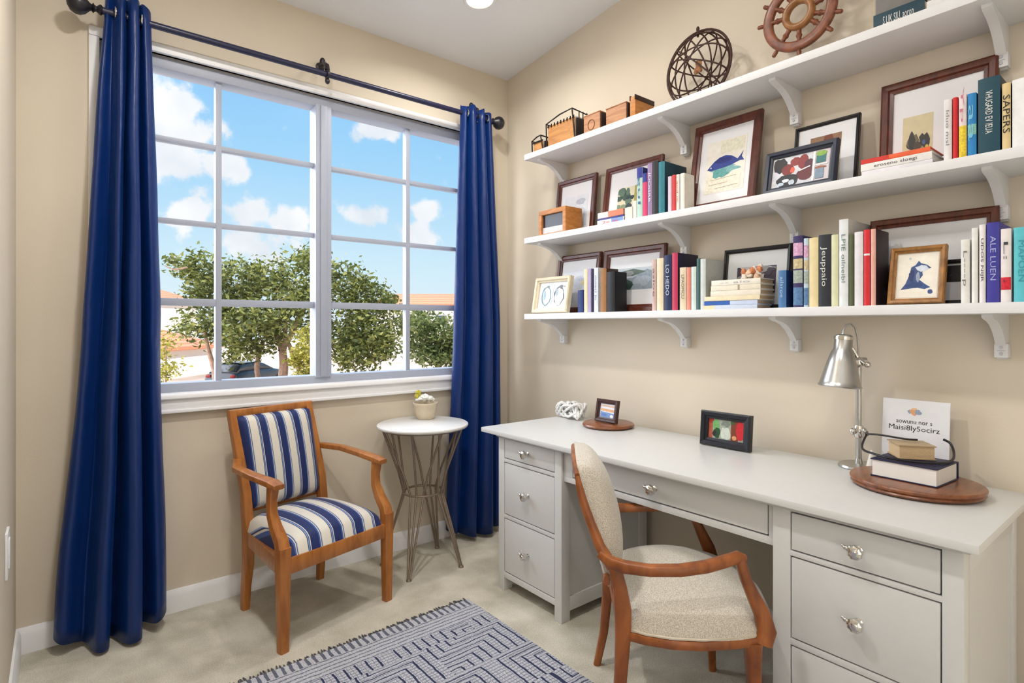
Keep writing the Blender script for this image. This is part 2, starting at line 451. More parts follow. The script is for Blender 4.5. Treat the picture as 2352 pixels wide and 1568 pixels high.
# wall plate on the left wall
t = thing('outlet_plate', 'white plastic wall plate low on the left wall beside the curtain', 'wall plate', (XL, -.53, .5))
part('plate', MB().box(XL, XL+.007, -.575, -.485, .475, .61, .003), WHITE, t)
part('insert', MB().box(XL+.006, XL+.010, -.548, -.512, .50, .585, .002), WHITE, t)

# recessed downlight in the sloped ceiling
cy, cx = -.54, -.60; cz = ceil_z(cy); RT = Matrix.Rotation(math.atan(.105)*-1, 3, 'X')
t = thing('ceiling_or_fill_light', 'round recessed white downlight glowing in the sloped ceiling', 'ceiling light', (cx, cy, cz))
part('trim_ring', MB().lathe([(.062, -.002), (.066, -.010), (.078, -.010), (.084, -.004), (.084, .0), (.062, .0)], (cx, cy, cz), 40, RT), WHITE, t)
part('lamp_disc', MB().lathe([(.002, -.0035), (.062, -.0035), (.062, -.001), (.002, -.001)], (cx, cy, cz), 40, RT), M_emit('lamp_glow', (255, 240, 208), 3.0), t, label='glowing warm white lamp face')
ld = bpy.data.lights.new('downlight', 'AREA'); ld.shape = 'DISK'; ld.size = .12; ld.energy = 6; ld.color = (1, .98, .94); ld.spread = R(150)
lo = bpy.data.objects.new('downlight', ld); COL.objects.link(lo); lo.location = (cx, cy, cz-.02)
for lx, ly, lab in ((-1.8, -1.27, 'added unseen fill lamp on the left of the ceiling over the rug'), (-.8, -1.27, 'added unseen fill lamp in the ceiling over the desk chair'), (-1.8, -2.42, 'added unseen fill lamp overhead beside the viewpoint')):  # unseen ceiling lamps added as fill for walls, carpet and desk front
    lz = ceil_z(ly)
    t = thing('ceiling_or_fill_light', lab, 'ceiling light', (lx, ly, lz))
    part('trim_ring', MB().lathe([(.062, -.002), (.066, -.010), (.078, -.010), (.084, -.004), (.084, .0), (.062, .0)], (lx, ly, lz), 40, RT), WHITE, t)
    part('lamp_disc', MB().lathe([(.002, -.0035), (.062, -.0035), (.062, -.001), (.002, -.001)], (lx, ly, lz), 40, RT), M_emit('lamp_glow', (255, 240, 208), 3.0), t)
    l2 = bpy.data.lights.new('downlight', 'AREA'); l2.shape = 'DISK'; l2.size = .14; l2.energy = 5 if lx > -1 else 17 if ly > -2 else 9; l2.color = (1, .985, .96); l2.spread = R(170)  # added unseen fill lamp, not a fitted downlight
    o2 = bpy.data.objects.new('downlight', l2); COL.objects.link(o2); o2.location = (lx, ly, lz-.02)  # added unseen fill lamp

# ------------------------------------------------------------------ curtain rod and curtains
RY, RZ = -.10, 2.432
t = thing('curtain_rod', 'dark navy metal curtain rod with round finials above the window', 'curtain rod', (-1.15, RY, RZ))
part('rod', MB().tube([(-2.07, RY, RZ), (-.22, RY, RZ)], .0138, 16), col((24, 26, 62), .35, .0, .05, spec=.6, name='rod_paint'), t)
for sx, x in ((-1, -2.07), (1, -.22)):
    TX = Matrix(((0, 0, sx), (0, 1, 0), (1, 0, 0)))
    part('finial', MB().lathe([(.002, 0), (.016, 0), (.020, .006), (.016, .012), (.010, .018), (.012, .024), (.019, .028), (.012, .034), (.016, .040), (.03, .052), (.038, .068), (.038, .082), (.029, .098), (.012, .108), (.001, .11)], (x, RY, RZ), 24, TX), BLACKM, t)
for x in (-2.0, -1.189, -.3):
    mb = MB().lathe([(.002, 0), (.022, 0), (.022, .006), (.012, .012), (.01, .03)], (x, 0, RZ+.07), 16, Matrix(((1, 0, 0), (0, 0, -1), (0, 1, 0))))
    mb.tube([(x, -.02, RZ+.07), (x, -.06, RZ+.068), (x, -.095, RZ+.045), (x, -.10, RZ+.02)], [.009, .010, .011, .012], 10)
    mb.ell((x, -.035, RZ+.085), .014, .014, .02)
    mb.tube([(x, RY+.019*math.cos(a), RZ+.019*math.sin(a)) for a in [2*PI*k/16 for k in range(16)]], .0065, 8, closed=True)
    mb.ell((x, RY, RZ-.032), .012, .012, .014)
    part('bracket', mb, BLACKM, t)

NAVY = satin('navy_satin', (4, 42, 104))
def spline(ctrl, t):
    n = len(ctrl)-1; x = t*n; i = min(int(x), n-1); f = x-i
    p0, p1, p2, p3 = ctrl[max(i-1, 0)], ctrl[i], ctrl[i+1], ctrl[min(i+2, n)]
    return tuple(.5*((2*b)+(-a+c)*f+(2*a-5*b+4*c-d)*f*f+(-a+3*b-3*c+d)*f**3) for a, b, c, d in zip(p0, p1, p2, p3))
def curtain(label, bottom, mid, top, ztop, zbot, loc):
    t = thing('curtain', label, 'curtain', loc, 'navy curtains')
    nu, nv = 96, 44
    def fn(u, v):
        b = spline(bottom, u); m = spline(mid, u); p = spline(top, u)
        zb = zbot(u); zt = ztop(u); z = zb+(zt-zb)*v
        if v < .5: k = v/.5; k = k*k*(3-2*k)*.5+k*.5; q = [b[i]+(m[i]-b[i])*k for i in (0, 1)]
        else: k = (v-.5)/.5; q = [m[i]+(p[i]-m[i])*k for i in (0, 1)]
        w = .006*mnoise.noise(Vector((u*5, v*7, 1.3)))
        return Vector((q[0]+w, q[1]+w, z))
    mb = MB().surf(fn, nu, nv)
    o = part('drape', mb, NAVY, t, recalc=False)
    sm = o.modifiers.new('thickness', 'SOLIDIFY'); sm.thickness = .004; sm.offset = 0
    return t, fn
lb = [(-2.17, -.045), (-2.215, -.085), (-2.195, -.13), (-2.15, -.105), (-2.122, -.10), (-2.09, -.20), (-2.055, -.19), (-2.042, -.085), (-2.0, -.205), (-1.955, -.205), (-1.95, -.08), (-1.90, -.17), (-1.862, -.12), (-1.87, -.04)]
lm = [(-2.095, -.06), (-2.125, -.085), (-2.115, -.115), (-2.08, -.095), (-2.065, -.09), (-2.04, -.17), (-2.02, -.165), (-2.01, -.08), (-1.99, -.175), (-1.955, -.175), (-1.951, -.08), (-1.915, -.155), (-1.882, -.115), (-1.89, -.05)]
lt = [(-2.045, -.075), (-2.06, -.09), (-2.055, -.11), (-2.035, -.095), (-2.025, -.105), (-2.01, -.13), (-1.998, -.12), (-1.99, -.09), (-1.98, -.13), (-1.96, -.13), (-1.95, -.085), (-1.94, -.12), (-1.915, -.105), (-1.92, -.07)]
tL, fL = curtain('navy satin curtain hanging full length at the left side of the window', lb, lm, lt,
                 lambda u: 2.50-.05*max(0, (u-.75)/.25)**2, lambda u: .012+.085*abs(2*u-1)**2.5, (-2.03, -.1, .02))
rb = [(-.475, -.045), (-.505, -.09), (-.47, -.135), (-.43, -.09), (-.395, -.15), (-.36, -.17), (-.335, -.10), (-.295, -.165), (-.25, -.18), (-.225, -.10), (-.185, -.145), (-.145, -.12), (-.14, -.05)]
rm = [(-.43, -.05), (-.45, -.09), (-.42, -.13), (-.385, -.09), (-.355, -.14), (-.325, -.155), (-.305, -.10), (-.27, -.15), (-.235, -.16), (-.215, -.10), (-.18, -.14), (-.15, -.115), (-.145, -.06)]
rtp = [(-.40, -.075), (-.415, -.10), (-.395, -.125), (-.375, -.085), (-.355, -.125), (-.335, -.13), (-.32, -.08), (-.295, -.125), (-.275, -.13), (-.26, -.08), (-.235, -.125), (-.21, -.11), (-.205, -.075)]
tR, fR = curtain('navy satin curtain hanging at the right side of the window beside the desk', rb, rm, rtp,
                 lambda u: 2.485-.02*abs(math.sin(u*9)), lambda u: .02+.06*abs(2*u-1.1)**2, (-.32, -.1, .03))
for t, xs in ((tL, (-1.945, -2.03)), (tR, (-.385, -.245))):
    for x in xs:
        part('grommet', MB().tube([(x+.01*math.sin(a)*.6, RY-.03+.001*math.cos(a)+.0, RZ+.022*math.cos(a)) if False else (x, RY-.012+.021*math.sin(a), RZ+.021*math.cos(a)) for a in [2*PI*k/20 for k in range(20)]], .0035, 8, closed=True), CHROME, t)

# ------------------------------------------------------------------ rug
RX0, RX1, RY0, RY1 = -2.02, -.79, -2.45, -.715
t = thing('area_rug', 'grey and navy flatwoven rug with maze pattern and fringed end on the carpet', 'rug', (-1.4, -.715, 0))
RUGM = rug_mat()
part('woven_field', MB().box(RX0, RX1, RY0, RY1, .001, .010, .003), RUGM, t)
mb = MB()
x = RX0+.006
while x < RX1:
    l = .020+random.random()*.014; dx = random.uniform(-.006, .006)
    mb.tube([(x, RY1-.004, .006), (x+dx*.5, RY1+l*.5, .006), (x+dx, RY1+l, .003)], [.0035, .003, .002], 5)
    x += .0125
part('fringe', mb, col((92, 92, 100), .95, var=.3, scale=200), t)

# ------------------------------------------------------------------ striped armchair
FLc = Vector((-1.549, -.604, 0)); Uc = Vector((.969, .247, 0)); Vc = Vector((-.247, .969, 0))
def A(u, v, z): return FLc+Uc*u+Vc*v+Vector((0, 0, z))
def Ainv(p): q = p-FLc; return q.dot(Uc), q.dot(Vc), q.z
t = thing('armchair', 'honey wood armchair with blue and white striped upholstery below the window', 'armchair', A(.25, .2, 0))
for u in (0, .5):
    s = -1 if u == 0 else 1
    part('leg', MB().tube([A(u, 0, 0), A(u, 0, .2), A(u, 0, .39)], [(.0175, .0175), (.021, .021), (.024, .024)], 12, ref=Uc, power=6), OAK, t)
    part('arm_support', MB().tube([A(u, -.002, .365), A(u, .012, .41), A(u, .05, .455), A(u, .075, .50), A(u, .078, .55), A(u, .068, .605)], [(.024, .02), (.023, .021), (.02, .02), (.017, .018), (.016, .017), (.019, .02)], 12, ref=Uc, power=5), OAK, t)
    ur = .05 if u == 0 else .462
    part('armrest', MB().tube([A(u, .025, .610), A(u, .07, .617), A(u+s*.006, .2, .625), A(u+s*.004, .33, .634), A((u+ur)/2-s*.004 if False else ur+s*.004, .42, .640), A(ur, .452, .640)], [(.022, .010), (.026, .014), (.022, .013), (.02, .013), (.019, .013), (.014, .011)], 12, ref=Uc, power=4), OAK, t)
    uf = .08 if u == 0 else .45
    part('leg', MB().tube([A(uf, .425, 0), A(uf, .418, .1), A(uf, .40, .2), A(uf, .40, .34), A(uf, .42, .50), A(uf-.02, .445, .68), A(uf-.036, .472, .842)], [(.015, .015), (.017, .017), (.02, .02), (.021, .021), (.019, .019), (.018, .017), (.016, .015)], 12, ref=Uc, power=6), OAK, t)
part('front_rail', MB().tube([A(.02, 0, .315), A(.48, 0, .315)], (.02, .031) and [(.031, .014)]*2, 12, ref=(0, 0, 1), power=8), OAK, t)
for a, b in (((0, .02), (.08, .39)), ((.5, .02), (.45, .39)), ((.08, .40), (.45, .40))):
    part('seat_rail', MB().tube([A(*a, .315), A(*b, .315)], [(.031, .014)]*2, 12, ref=(0, 0, 1), power=8), OAK, t)
part('top_rail', MB().tube([A(.032, .473, .84), A(.43, .473, .84)], [(.016, .013)]*2, 12, ref=(0, 0, 1), power=6), OAK, t)
part('lower_back_rail', MB().tube([A(.08, .435, .43), A(.45, .435, .43)], [(.02, .012)]*2, 12, ref=(0, 0, 1), power=6), OAK, t)
part('back_panel', MB().add([A(.08, .443, .44), A(.45, .443, .44), A(.415, .478, .835), A(.045, .478, .835), A(.08, .455, .44), A(.45, .455, .44), A(.415, .488, .835), A(.045, .488, .835)], [[0, 1, 2, 3], [7, 6, 5, 4], [0, 1, 5, 4], [1, 2, 6, 5], [2, 3, 7, 6], [3, 0, 4, 7]]), OAK, t)

def pad(P, nrm, thick, crown, n=22, pw=7., bulge=0., back=0.):
    """cushion over a bilinear quad P[(0,0),(1,0),(1,1),(0,1)] rising along nrm"""
    P = [Vector(p) for p in P]; nrm = Vector(nrm).normalized()
    def pt(u, v): return (P[0]*(1-u)+P[1]*u)*(1-v)+(P[3]*(1-u)+P[2]*u)*v
    def ease(a): s = 2*a-1; return .5+.5*math.copysign(abs(s)**.75, s)
    def top(a, b):
        u, v = ease(a), ease(b); s, q = 2*u-1, 2*v-1
        e = max(0, (1-abs(s)**pw)*(1-abs(q)**pw))**.42
        uu = .5+(u-.5)*(1+bulge*(1-q*q)); vv = .5+(v-.5)*(1+bulge*(1-s*s))
        return pt(uu, vv)+nrm*(thick*e+crown*(1-s*s)*(1-q*q))
    def bot(a, b):
        u, v = ease(a), ease(b); s, q = 2*u-1, 2*v-1
        uu = .5+(u-.5)*(1+bulge*(1-q*q)); vv = .5+(v-.5)*(1+bulge*(1-s*s))
        e = max(0, (1-abs(s)**pw)*(1-abs(q)**pw))**.42
        return pt(uu, vv)-nrm*back*e
    mb = MB().surf(top, n, n).surf(bot, n, n)
    return mb
SM = stripe_mat()
# back: the pad's stripes follow the chair's width
nb = (A(.25, .0, .86)-A(.25, .09, .48)).cross(Uc)
nb = Vector((Vc.x*-1, Vc.y*-1, .2))
mb = pad([A(.097, .418, .425), A(.438, .418, .425), A(.418, .468, .828), A(.056, .468, .828)], nb, .042, .018)
part('back_cushion', mb, SM, t, uvf=lambda p: ((Ainv(p)[0]-.095+(Ainv(p)[2]-.425)*.075)/.345, Ainv(p)[2]), ang=60)
mb = pad([A(.022, -.004, .345), A(.478, -.004, .345), A(.45, .412, .345), A(.072, .412, .345)], (0, 0, 1), .068, .032, bulge=.03)
part('seat_cushion', mb, SM, t, uvf=lambda p: ((Ainv(p)[0]-.02)/.46*1.02+.0, Ainv(p)[1]), ang=60)

# ------------------------------------------------------------------ round side table and pot
TX_, TY_ = -.745, -.243
t = thing('side_table', 'round white topped side table on a waisted wire base by the window', 'side table', (TX_, TY_, 0))
part('tabletop', MB().lathe([(.002, .70), (.218, .70), (.228, .703), (.232, .710), (.231, .716), (.225, .72), (.002, .72)], (TX_, TY_, 0), 64), col((235, 235, 234), .25, var=.015, spec=.5), t)
def ring(r, z, rad, name, seg=48):
    part(name, MB().tube([(TX_+r*math.cos(2*PI*k/seg), TY_+r*math.sin(2*PI*k/seg), z) for k in range(seg)], rad, 8, closed=True), BRONZE, t)
ring(.10, .372, .006, 'waist_ring'); ring(.205, .697, .005, 'top_ring')
def cyl(a, r, z): return (TX_+r*math.cos(R(a)), TY_+r*math.sin(R(a)), z)
feet = (-139, -52, 38, 148)
for fa in feet:
    for d in (-20, 0, 20):
        k = -1 if d < 0 else 1
        up = 46 if d else 8
        mb = MB().tube([cyl(fa+d*.06, .205, .006), cyl(fa+d*.35, .155, .18), cyl(fa+d, .098, .372)], [.0062, .0058, .0058], 8)
        mb.tube([cyl(fa+d, .098, .372), cyl(fa+d+k*up*.22, .125, .48), cyl(fa+d+k*up*.55, .205, .70)], .0058, 8)
        part('wire_rod', mb, BRONZE, t)
    x, y, z = cyl(fa, .205, 0)
    part('foot', MB().lathe([(.002, 0), (.013, 0), (.014, .004), (.009, .012), (.002, .013)], (x, y, 0), 14), BRONZE, t)

PX, PY, PZ = -.668, -.135, .72
t = thing('flower_pot', 'small cream pot of white blossoms standing on the round side table', 'pot', (PX, PY, PZ))
part('pot', MB().lathe([(.002, 0), (.044, 0), (.048, .004), (.058, .04), (.063, .070), (.066, .074), (.066, .086), (.062, .087), (.058, .078), (.05, .06), (.002, .058)], (PX, PY, PZ), 36), col((214, 198, 172), .5, var=.05), t)
mb = MB()
for k in range(26):
    a = random.random()*2*PI; r = .044*math.sqrt(random.random())
    mb.ell((PX+r*math.cos(a), PY+r*math.sin(a), PZ+.088+.03*(1-(r/.05)**2)+random.uniform(-.004, .004)), .013, .013, .011, 8, 6, .5, 5)
part('blossoms', mb, col((232, 232, 226), .7, var=.08), t, label='white blossoms')
mb = MB()
for k in range(9):
    a = R(150)+random.uniform(-.9, .9); r = random.uniform(.01, .035)
    c = Vector((PX+r*math.cos(a)-.012, PY+r*math.sin(a)+.02, PZ+.118+random.random()*.03))
    mb.ell(c, .009, .006, .012, 8, 6, .4, 4)
part('leaves', mb, col((206, 196, 70), .6, var=.2), t, label='yellow green leaves')

# ------------------------------------------------------------------ desk
DX, DXF = -.05, -.605
t = desk = thing('desk', 'long pale grey pedestal desk with seven silver-knobbed drawers along the right wall', 'desk', (-.34, -1.54, 0))
def B(name, *b, bev=.003, parent=None, mat=DESKW): return part(name, MB().box(*b, bev), mat, parent or desk)
mb = MB().box(-.645, DX, -2.465, -.612, .718, .74, .004)
part('desktop', mb, DESKW, desk)
mb = MB().prism([(0, .704), (.012, .704), (.03, .718), (0, .718)], lambda u, v, n: Vector((-.602-u, n, v)), -.70, -2.43)
mb.prism([(0, .704), (.012, .704), (.03, .718), (0, .718)], lambda u, v, n: Vector((n, -2.428-u, v)), -.61, -.06)
part('moulding', mb, DESKW, desk)
def pedestal(y0, y1, fl, fr, draws):
    """y0 > y1; fl/fr: stile widths"""
    mb = MB()
    for (a, b) in ((y0, y0-fl), (y1+fr, y1)):
        mb.box(-.605, -.555, a, b, 0, .718, .003)
        mb.box(-.105, DX, a, b, 0, .718, .003)
    # recessed end panels between the posts
    mb.box(-.556, -.10, y0-.016, y0-.006, .05, .718); mb.box(-.556, -.10, y1+.006, y1+.016, .05, .718)
    mb.box(-.556, -.10, y0-.016, y0-.001, .64, .718, .002); mb.box(-.556, -.10, y1+.001, y1+.016, .64, .718, .002)
    mb.box(-.556, -.10, y0-.016, y0-.001, .04, .10, .002); mb.box(-.556, -.10, y1+.001, y1+.016, .04, .10, .002)
    mb.box(-.07, DX-.002, y0-.01, y1+.01, .06, .718)
    a, b = y0-fl+.002, y1+fr-.002
    zs = [d[0] for d in draws]+[d[1] for d in draws]
    mb.box(-.605, -.575, a, b, max(zs)+.004, .718, .002)
    for i in range(len(draws)-1):
        mb.box(-.605, -.575, a, b, draws[i+1][1]+.004, draws[i][0]-.004, .002)
    mb.box(-.605, -.575, a, b, draws[-1][0]-.03, draws[-1][0]-.004, .002)
    mb.box(-.58, -.08, a, b, draws[-1][0]-.03, draws[-1][0]-.012)
    part('pedestal', mb, DESKW, desk)
    for z0, z1 in draws: drawer(a-.005, b+.005, z0, z1, -.604)
def drawer(a, b, z0, z1, xf, knob_y=None):
    mb = MB().box(xf, xf+.02, a, b, z0, z1, .0025)
    mb.box(xf+.02, xf+.40, a-.008, b+.008, z0+.01, z1-.02)
    d = part('drawer', mb, DESKW, desk)
    ky, kz = (a+b)/2, (z0+z1)/2
    mb = MB(); TX = Matrix(((0, 0, -1), (0, 1, 0), (1, 0, 0)))
    mb.lathe([(.001, 0), (.010, 0), (.010, .002), (.005, .005), (.0045, .014), (.009, .018), (.016, .022), (.0185, .028), (.017, .034), (.010, .039), (.001, .040)], (xf, ky, kz), 28, TX, flute=(9, .07))
    mb.ell((xf-.027, ky+.021, kz+.006), .006, .008, .006); mb.ell((xf-.026, ky+.029, kz+.009), .004, .005, .004)
    mb.ell((xf-.036, ky-.003, kz+.002), .006, .009, .010, 10, 7, .5, 6)
    part('knob', mb, CHROME, d, label='ornate silver shell-like knob')
pedestal(-.697, -1.118, .042, .042, [(.613, .700), (.357, .589), (.092, .333)])
pedestal(-1.99, -2.43, .05, .042, [(.593, .695), (.347, .571), (.09, .322)])
mb = MB().box(-.592, -.565, -1.12, -1.99, .70, .718, .002).box(-.592, -.565, -1.12, -1.99, .582, .604, .002).box(-.592, -.565, -1.12, -1.168, .60, .71, .002).box(-.592, -.565, -1.972, -1.99, .60, .71, .002)
part('centre_rail', mb, DESKW, desk)
part('back_rail', MB().box(-.08, -.06, -1.11, -1.99, .60, .718), DESKW, desk)
drawer(-1.172, -1.968, .609, .697, -.591)

# ------------------------------------------------------------------ desk chair (in profile, tucked to the desk)
Oc = Vector((-.990, -1.746, 0)); Gc = Vector((.722, -.692, 0)); Hc = Vector((.692, .722, 0))
def D(s, w, z): return Oc+Gc*s+Hc*w+Vector((0, 0, z))
LINEN = weave_mat('oatmeal_linen', (178, 168, 152), (226, 220, 208))
t = thing('desk_chair', 'open-arm desk chair with cherry wood frame and oatmeal linen upholstery at the desk', 'chair', D(.2, .23, 0))
for w, s in ((.0, -1), (.46, 1)):
    part('leg', MB().tube([D(-.03, w, .0145 if s < 0 else 0), D(-.005, w, .12), D(.006, w, .25), D(.012, w, .36), D(.012, w, .43), D(.004, w-s*.0, .49), D(-.012, w, .555)], [(.0125, .0125), (.015, .015), (.018, .018), (.022, .019), (.024, .018), (.02, .016), (.018, .016)], 14, ref=Gc, power=3.2), CHERRY, t)
    part('leg', MB().tube([D(.375, w, 0), D(.368, w, .18), D(.362, w, .30), D(.362, w, .36)], [(.011, .011), (.016, .016), (.02, .02), (.022, .022)], 14, ref=Gc, power=4), CHERRY, t)
    sf = 0 if s < 0 else -.025
    part('arm_support', MB().tube([D(.386+sf, w, .357), D(.398+sf, w, .39), D(.386+sf, w, .435), D(.362+sf, w, .485), D(.342+sf, w, .53), D(.332+sf, w, .565), D(.326+sf, w, .585)], [(.027, .02), (.025, .019), (.022, .018), (.018, .016), (.015, .015), (.015, .015), (.012, .014)], 14, ref=Gc, power=3.2), CHERRY, t)
    part('armrest', MB().tube([D(-.052, w, .585), D(-.025, w+s*.012, .567), D(.015, w+s*.022, .558), D(.08, w+s*.034, .556), D(.16, w+s*.036, .560), D(.23+sf*.5, w+s*.028, .569), D(.285+sf, w+s*.012, .579), D(.325+sf, w, .588), D(.342+sf, w, .583)], [(.012, .013), (.016, .014), (.017, .015), (.0155, .016), (.0155, .017), (.0155, .017), (.0155, .016), (.015, .015), (.010, .012)], 14, ref=(0, 0, 1), power=3), CHERRY, t)
    wi = w-s*.02
    part('back_stile', MB().tube([D(-.018, w, .55), D(-.05, w-s*.006, .60), D(-.075, wi, .66), D(-.096, wi, .72), D(-.108, wi, .765), D(-.113, wi-s*.01, .79)], [(.017, .016), (.015, .014), (.013, .012), (.012, .011), (.010, .010), (.006, .008)], 12, ref=Gc, power=3), CHERRY, t)
    part('seat_rail', MB().tube([D(.02, w, .362), D(.07, w+s*.022, .362), D(.14, w+s*.038, .362), D(.22, w+s*.038, .362), D(.30, w+s*.022, .362), D(.385, w, .362)], [(.013, .011)]*6, 12, ref=(0, 0, 1), power=4), CHERRY, t)
part('seat_rail', MB().tube([D(.39, .0, .362), D(.425, .10, .362), D(.44, .23, .362), D(.425, .36, .362), D(.39, .46, .362)], [(.013, .011)]*5, 12, ref=(0, 0, 1), power=4), CHERRY, t)
part('seat_rail', MB().tube([D(.01, .0, .365), D(.01, .46, .365)], [(.013, .011)]*2, 12, ref=(0, 0, 1), power=4), CHERRY, t)
part('crest_rail', MB().tube([D(-.113, .028, .788), D(-.118, .10, .80), D(-.12, .23, .805), D(-.118, .36, .80), D(-.113, .432, .788)], [(.012, .007)]*5, 12, ref=(0, 0, 1), power=3), CHERRY, t)
part('lower_back_rail', MB().tube([D(-.03, .02, .50), D(-.03, .44, .50)], [(.014, .009)]*2, 12, ref=(0, 0, 1), power=3), CHERRY, t)
def seat(a, b, sgn):
    def ease(x): q = 2*x-1; return .5+.5*math.copysign(abs(q)**.75, q)
    u, v = ease(a), ease(b); s, q = 2*u-1, 2*v-1
    S = .018+.362*u+(.09*(1-q*q) if u > .5 else 0)*((u-.5)*2)**2
    Wd = .23+.236*q*(1-.0)+math.copysign(1, q)*abs(q)*.036*(1-s*s)
    e = max(0, (1-abs(s)**7)*(1-abs(q)**7))**.42
    z = .372+(.052*e+.062*(1-s*s)*(1-q*q))*sgn
    return D(S, Wd, z if sgn else .366)
part('seat_cushion', MB().surf(lambda a, b: seat(a, b, 1), 26, 26).surf(lambda a, b: seat(a, b, 0), 26, 26), LINEN, t, ang=60)
for w, s in ((0, -1), (.46, 1)):
    mb = MB(); mb.tube([D(.03, w+s*.004, .378), D(.07, w+s*.026, .378), D(.14, w+s*.042, .378), D(.22, w+s*.042, .378), D(.30, w+s*.026, .378), D(.37, w+s*.006, .378)], .004, 6)
    part('piping', mb, col((206, 196, 178), .9), t)
nbk = Gc*.95+Vector((0, 0, .30))
mb = pad([D(-.025, .035, .475), D(-.025, .425, .475), D(-.112, .405, .812), D(-.112, .055, .812)], nbk, .058, .032, n=26, pw=6, bulge=.04, back=.008)
part('back_cushion', mb, LINEN, t, ang=60)

# ------------------------------------------------------------------ wall shelves
SH = [(2.11, 'topmost white wall shelf carrying wooden boxes and the ship wheel'),
      (1.66, 'middle white wall shelf carrying the fish print and book rows'),
      (1.252, 'lowest white wall shelf nearest above the desk, full of books')]
for zb, lab in SH:
    t = thing('wall_shelf', lab, 'shelf', (0, -1.7, zb), 'long shelves on the right wall')
    part('board', MB().box(-.243, 0, -3.2, -.452, zb, zb+.03, .003), SHELFW, t)
    for y in (-.53, -1.306, -1.79, -2.392):
        w = .015
        poly = [(0, 0), (.205, 0), (.205, -.010), (.185, -.016), (.15, -.022), (.115, -.034), (.085, -.052), (.062, -.072), (.046, -.09), (.036, -.10), (.030, -.13), (.02, -.142), (0, -.142)]
        poly = [(u, v*.93) for u, v in poly]
        mb = MB().prism(poly, lambda u, v, n: Vector((-u, n, zb+v)), y-w*.8, y+w*.8)
        mb.box(-.036, 0, y-w*1.1, y+w*1.1, zb-.128, zb-.085, .004)
        br = part('bracket', mb, SHELFW, t, ang=30)
        mb = MB()
        for dz in (-.097, -.116): mb.ell((-.0365, y, zb+dz), .003, .005, .005, 10, 6)
        mb.box(-.0385, -.036, y-.009, y+.009, zb-.108, zb-.1055)
        part('screw', mb, col((196, 196, 200), .4), br)

# ------------------------------------------------------------------ books
def tx(c): return col(c, .6, var=0.)
def book(label, y0, y1, ztop, zb, depth, spine, boards=None, title=None, tcol=(240, 236, 226), xs=-.20, tsize=None, group='books on the wall shelves', band=None, horiz=False):
    """upright book, spine towards the room; y0 > y1"""
    y0 -= .0006; y1 += .0006; h = ztop-zb; zb += .0005
    boards = boards or spine; t = thing('book', label, 'book', (xs+depth/2, (y0+y1)/2, zb), group)
    th = min(.0028, (y0-y1)*.18)
    mb = MB().box(xs+.001, xs+depth, y0, y0-th, zb, zb+h, .0008, 1).box(xs+.001, xs+depth, y1+th, y1, zb, zb+h, .0008, 1)
    # softly rounded spine
    def fn(u, v):
        q = 2*u-1; return Vector((xs-.0035*(1-q*q)+.001, y0+(y1-y0)*u, zb+h*v))
    mb.surf(fn, 6, 1)
    mb.box(xs+.001, xs+.003, y0, y1, zb, zb+h)
    o = part('cover', mb, [col(spine, .5), col(boards, .5)], t, ang=50)
    part('pages', MB().box(xs+.003, xs+depth-.004, y0-th, y1+th, zb+.003, zb+h-.004), PAGES, t)
    yc = (y0+y1)/2
    if band:
        mb = MB()
        for bi, (a, b, c) in enumerate(band): mb.surf(lambda u, v: Vector((xs-.0035*(1-(2*u-1)**2)+.0004, y0-.0004+(y1-y0+.0008)*u, zb+h*(a+(b-a)*v))), 6, 1, mi=bi)
        part('spine_band', mb, [col(q[2], .5, var=.25, scale=150) for q in band], o, recalc=False)
    if title:
        mb = MB()
        if horiz: put_text(mb, title, (y0-y1)*.5, (xs-.0032, yc, zb+h*.6), (0, -1, 0), (0, 0, 1), width=(y0-y1)*.8)
        else: put_text(mb, title, (tsize or (y0-y1)*.62), (xs-.0032, yc, zb+h*.55), (0, 0, -1), (0, -1, 0), width=h*.55)
        part('title_lettering', mb, tx(tcol), o, recalc=False)
    return t
L0, M0, T0 = 1.282, 1.69, 2.14
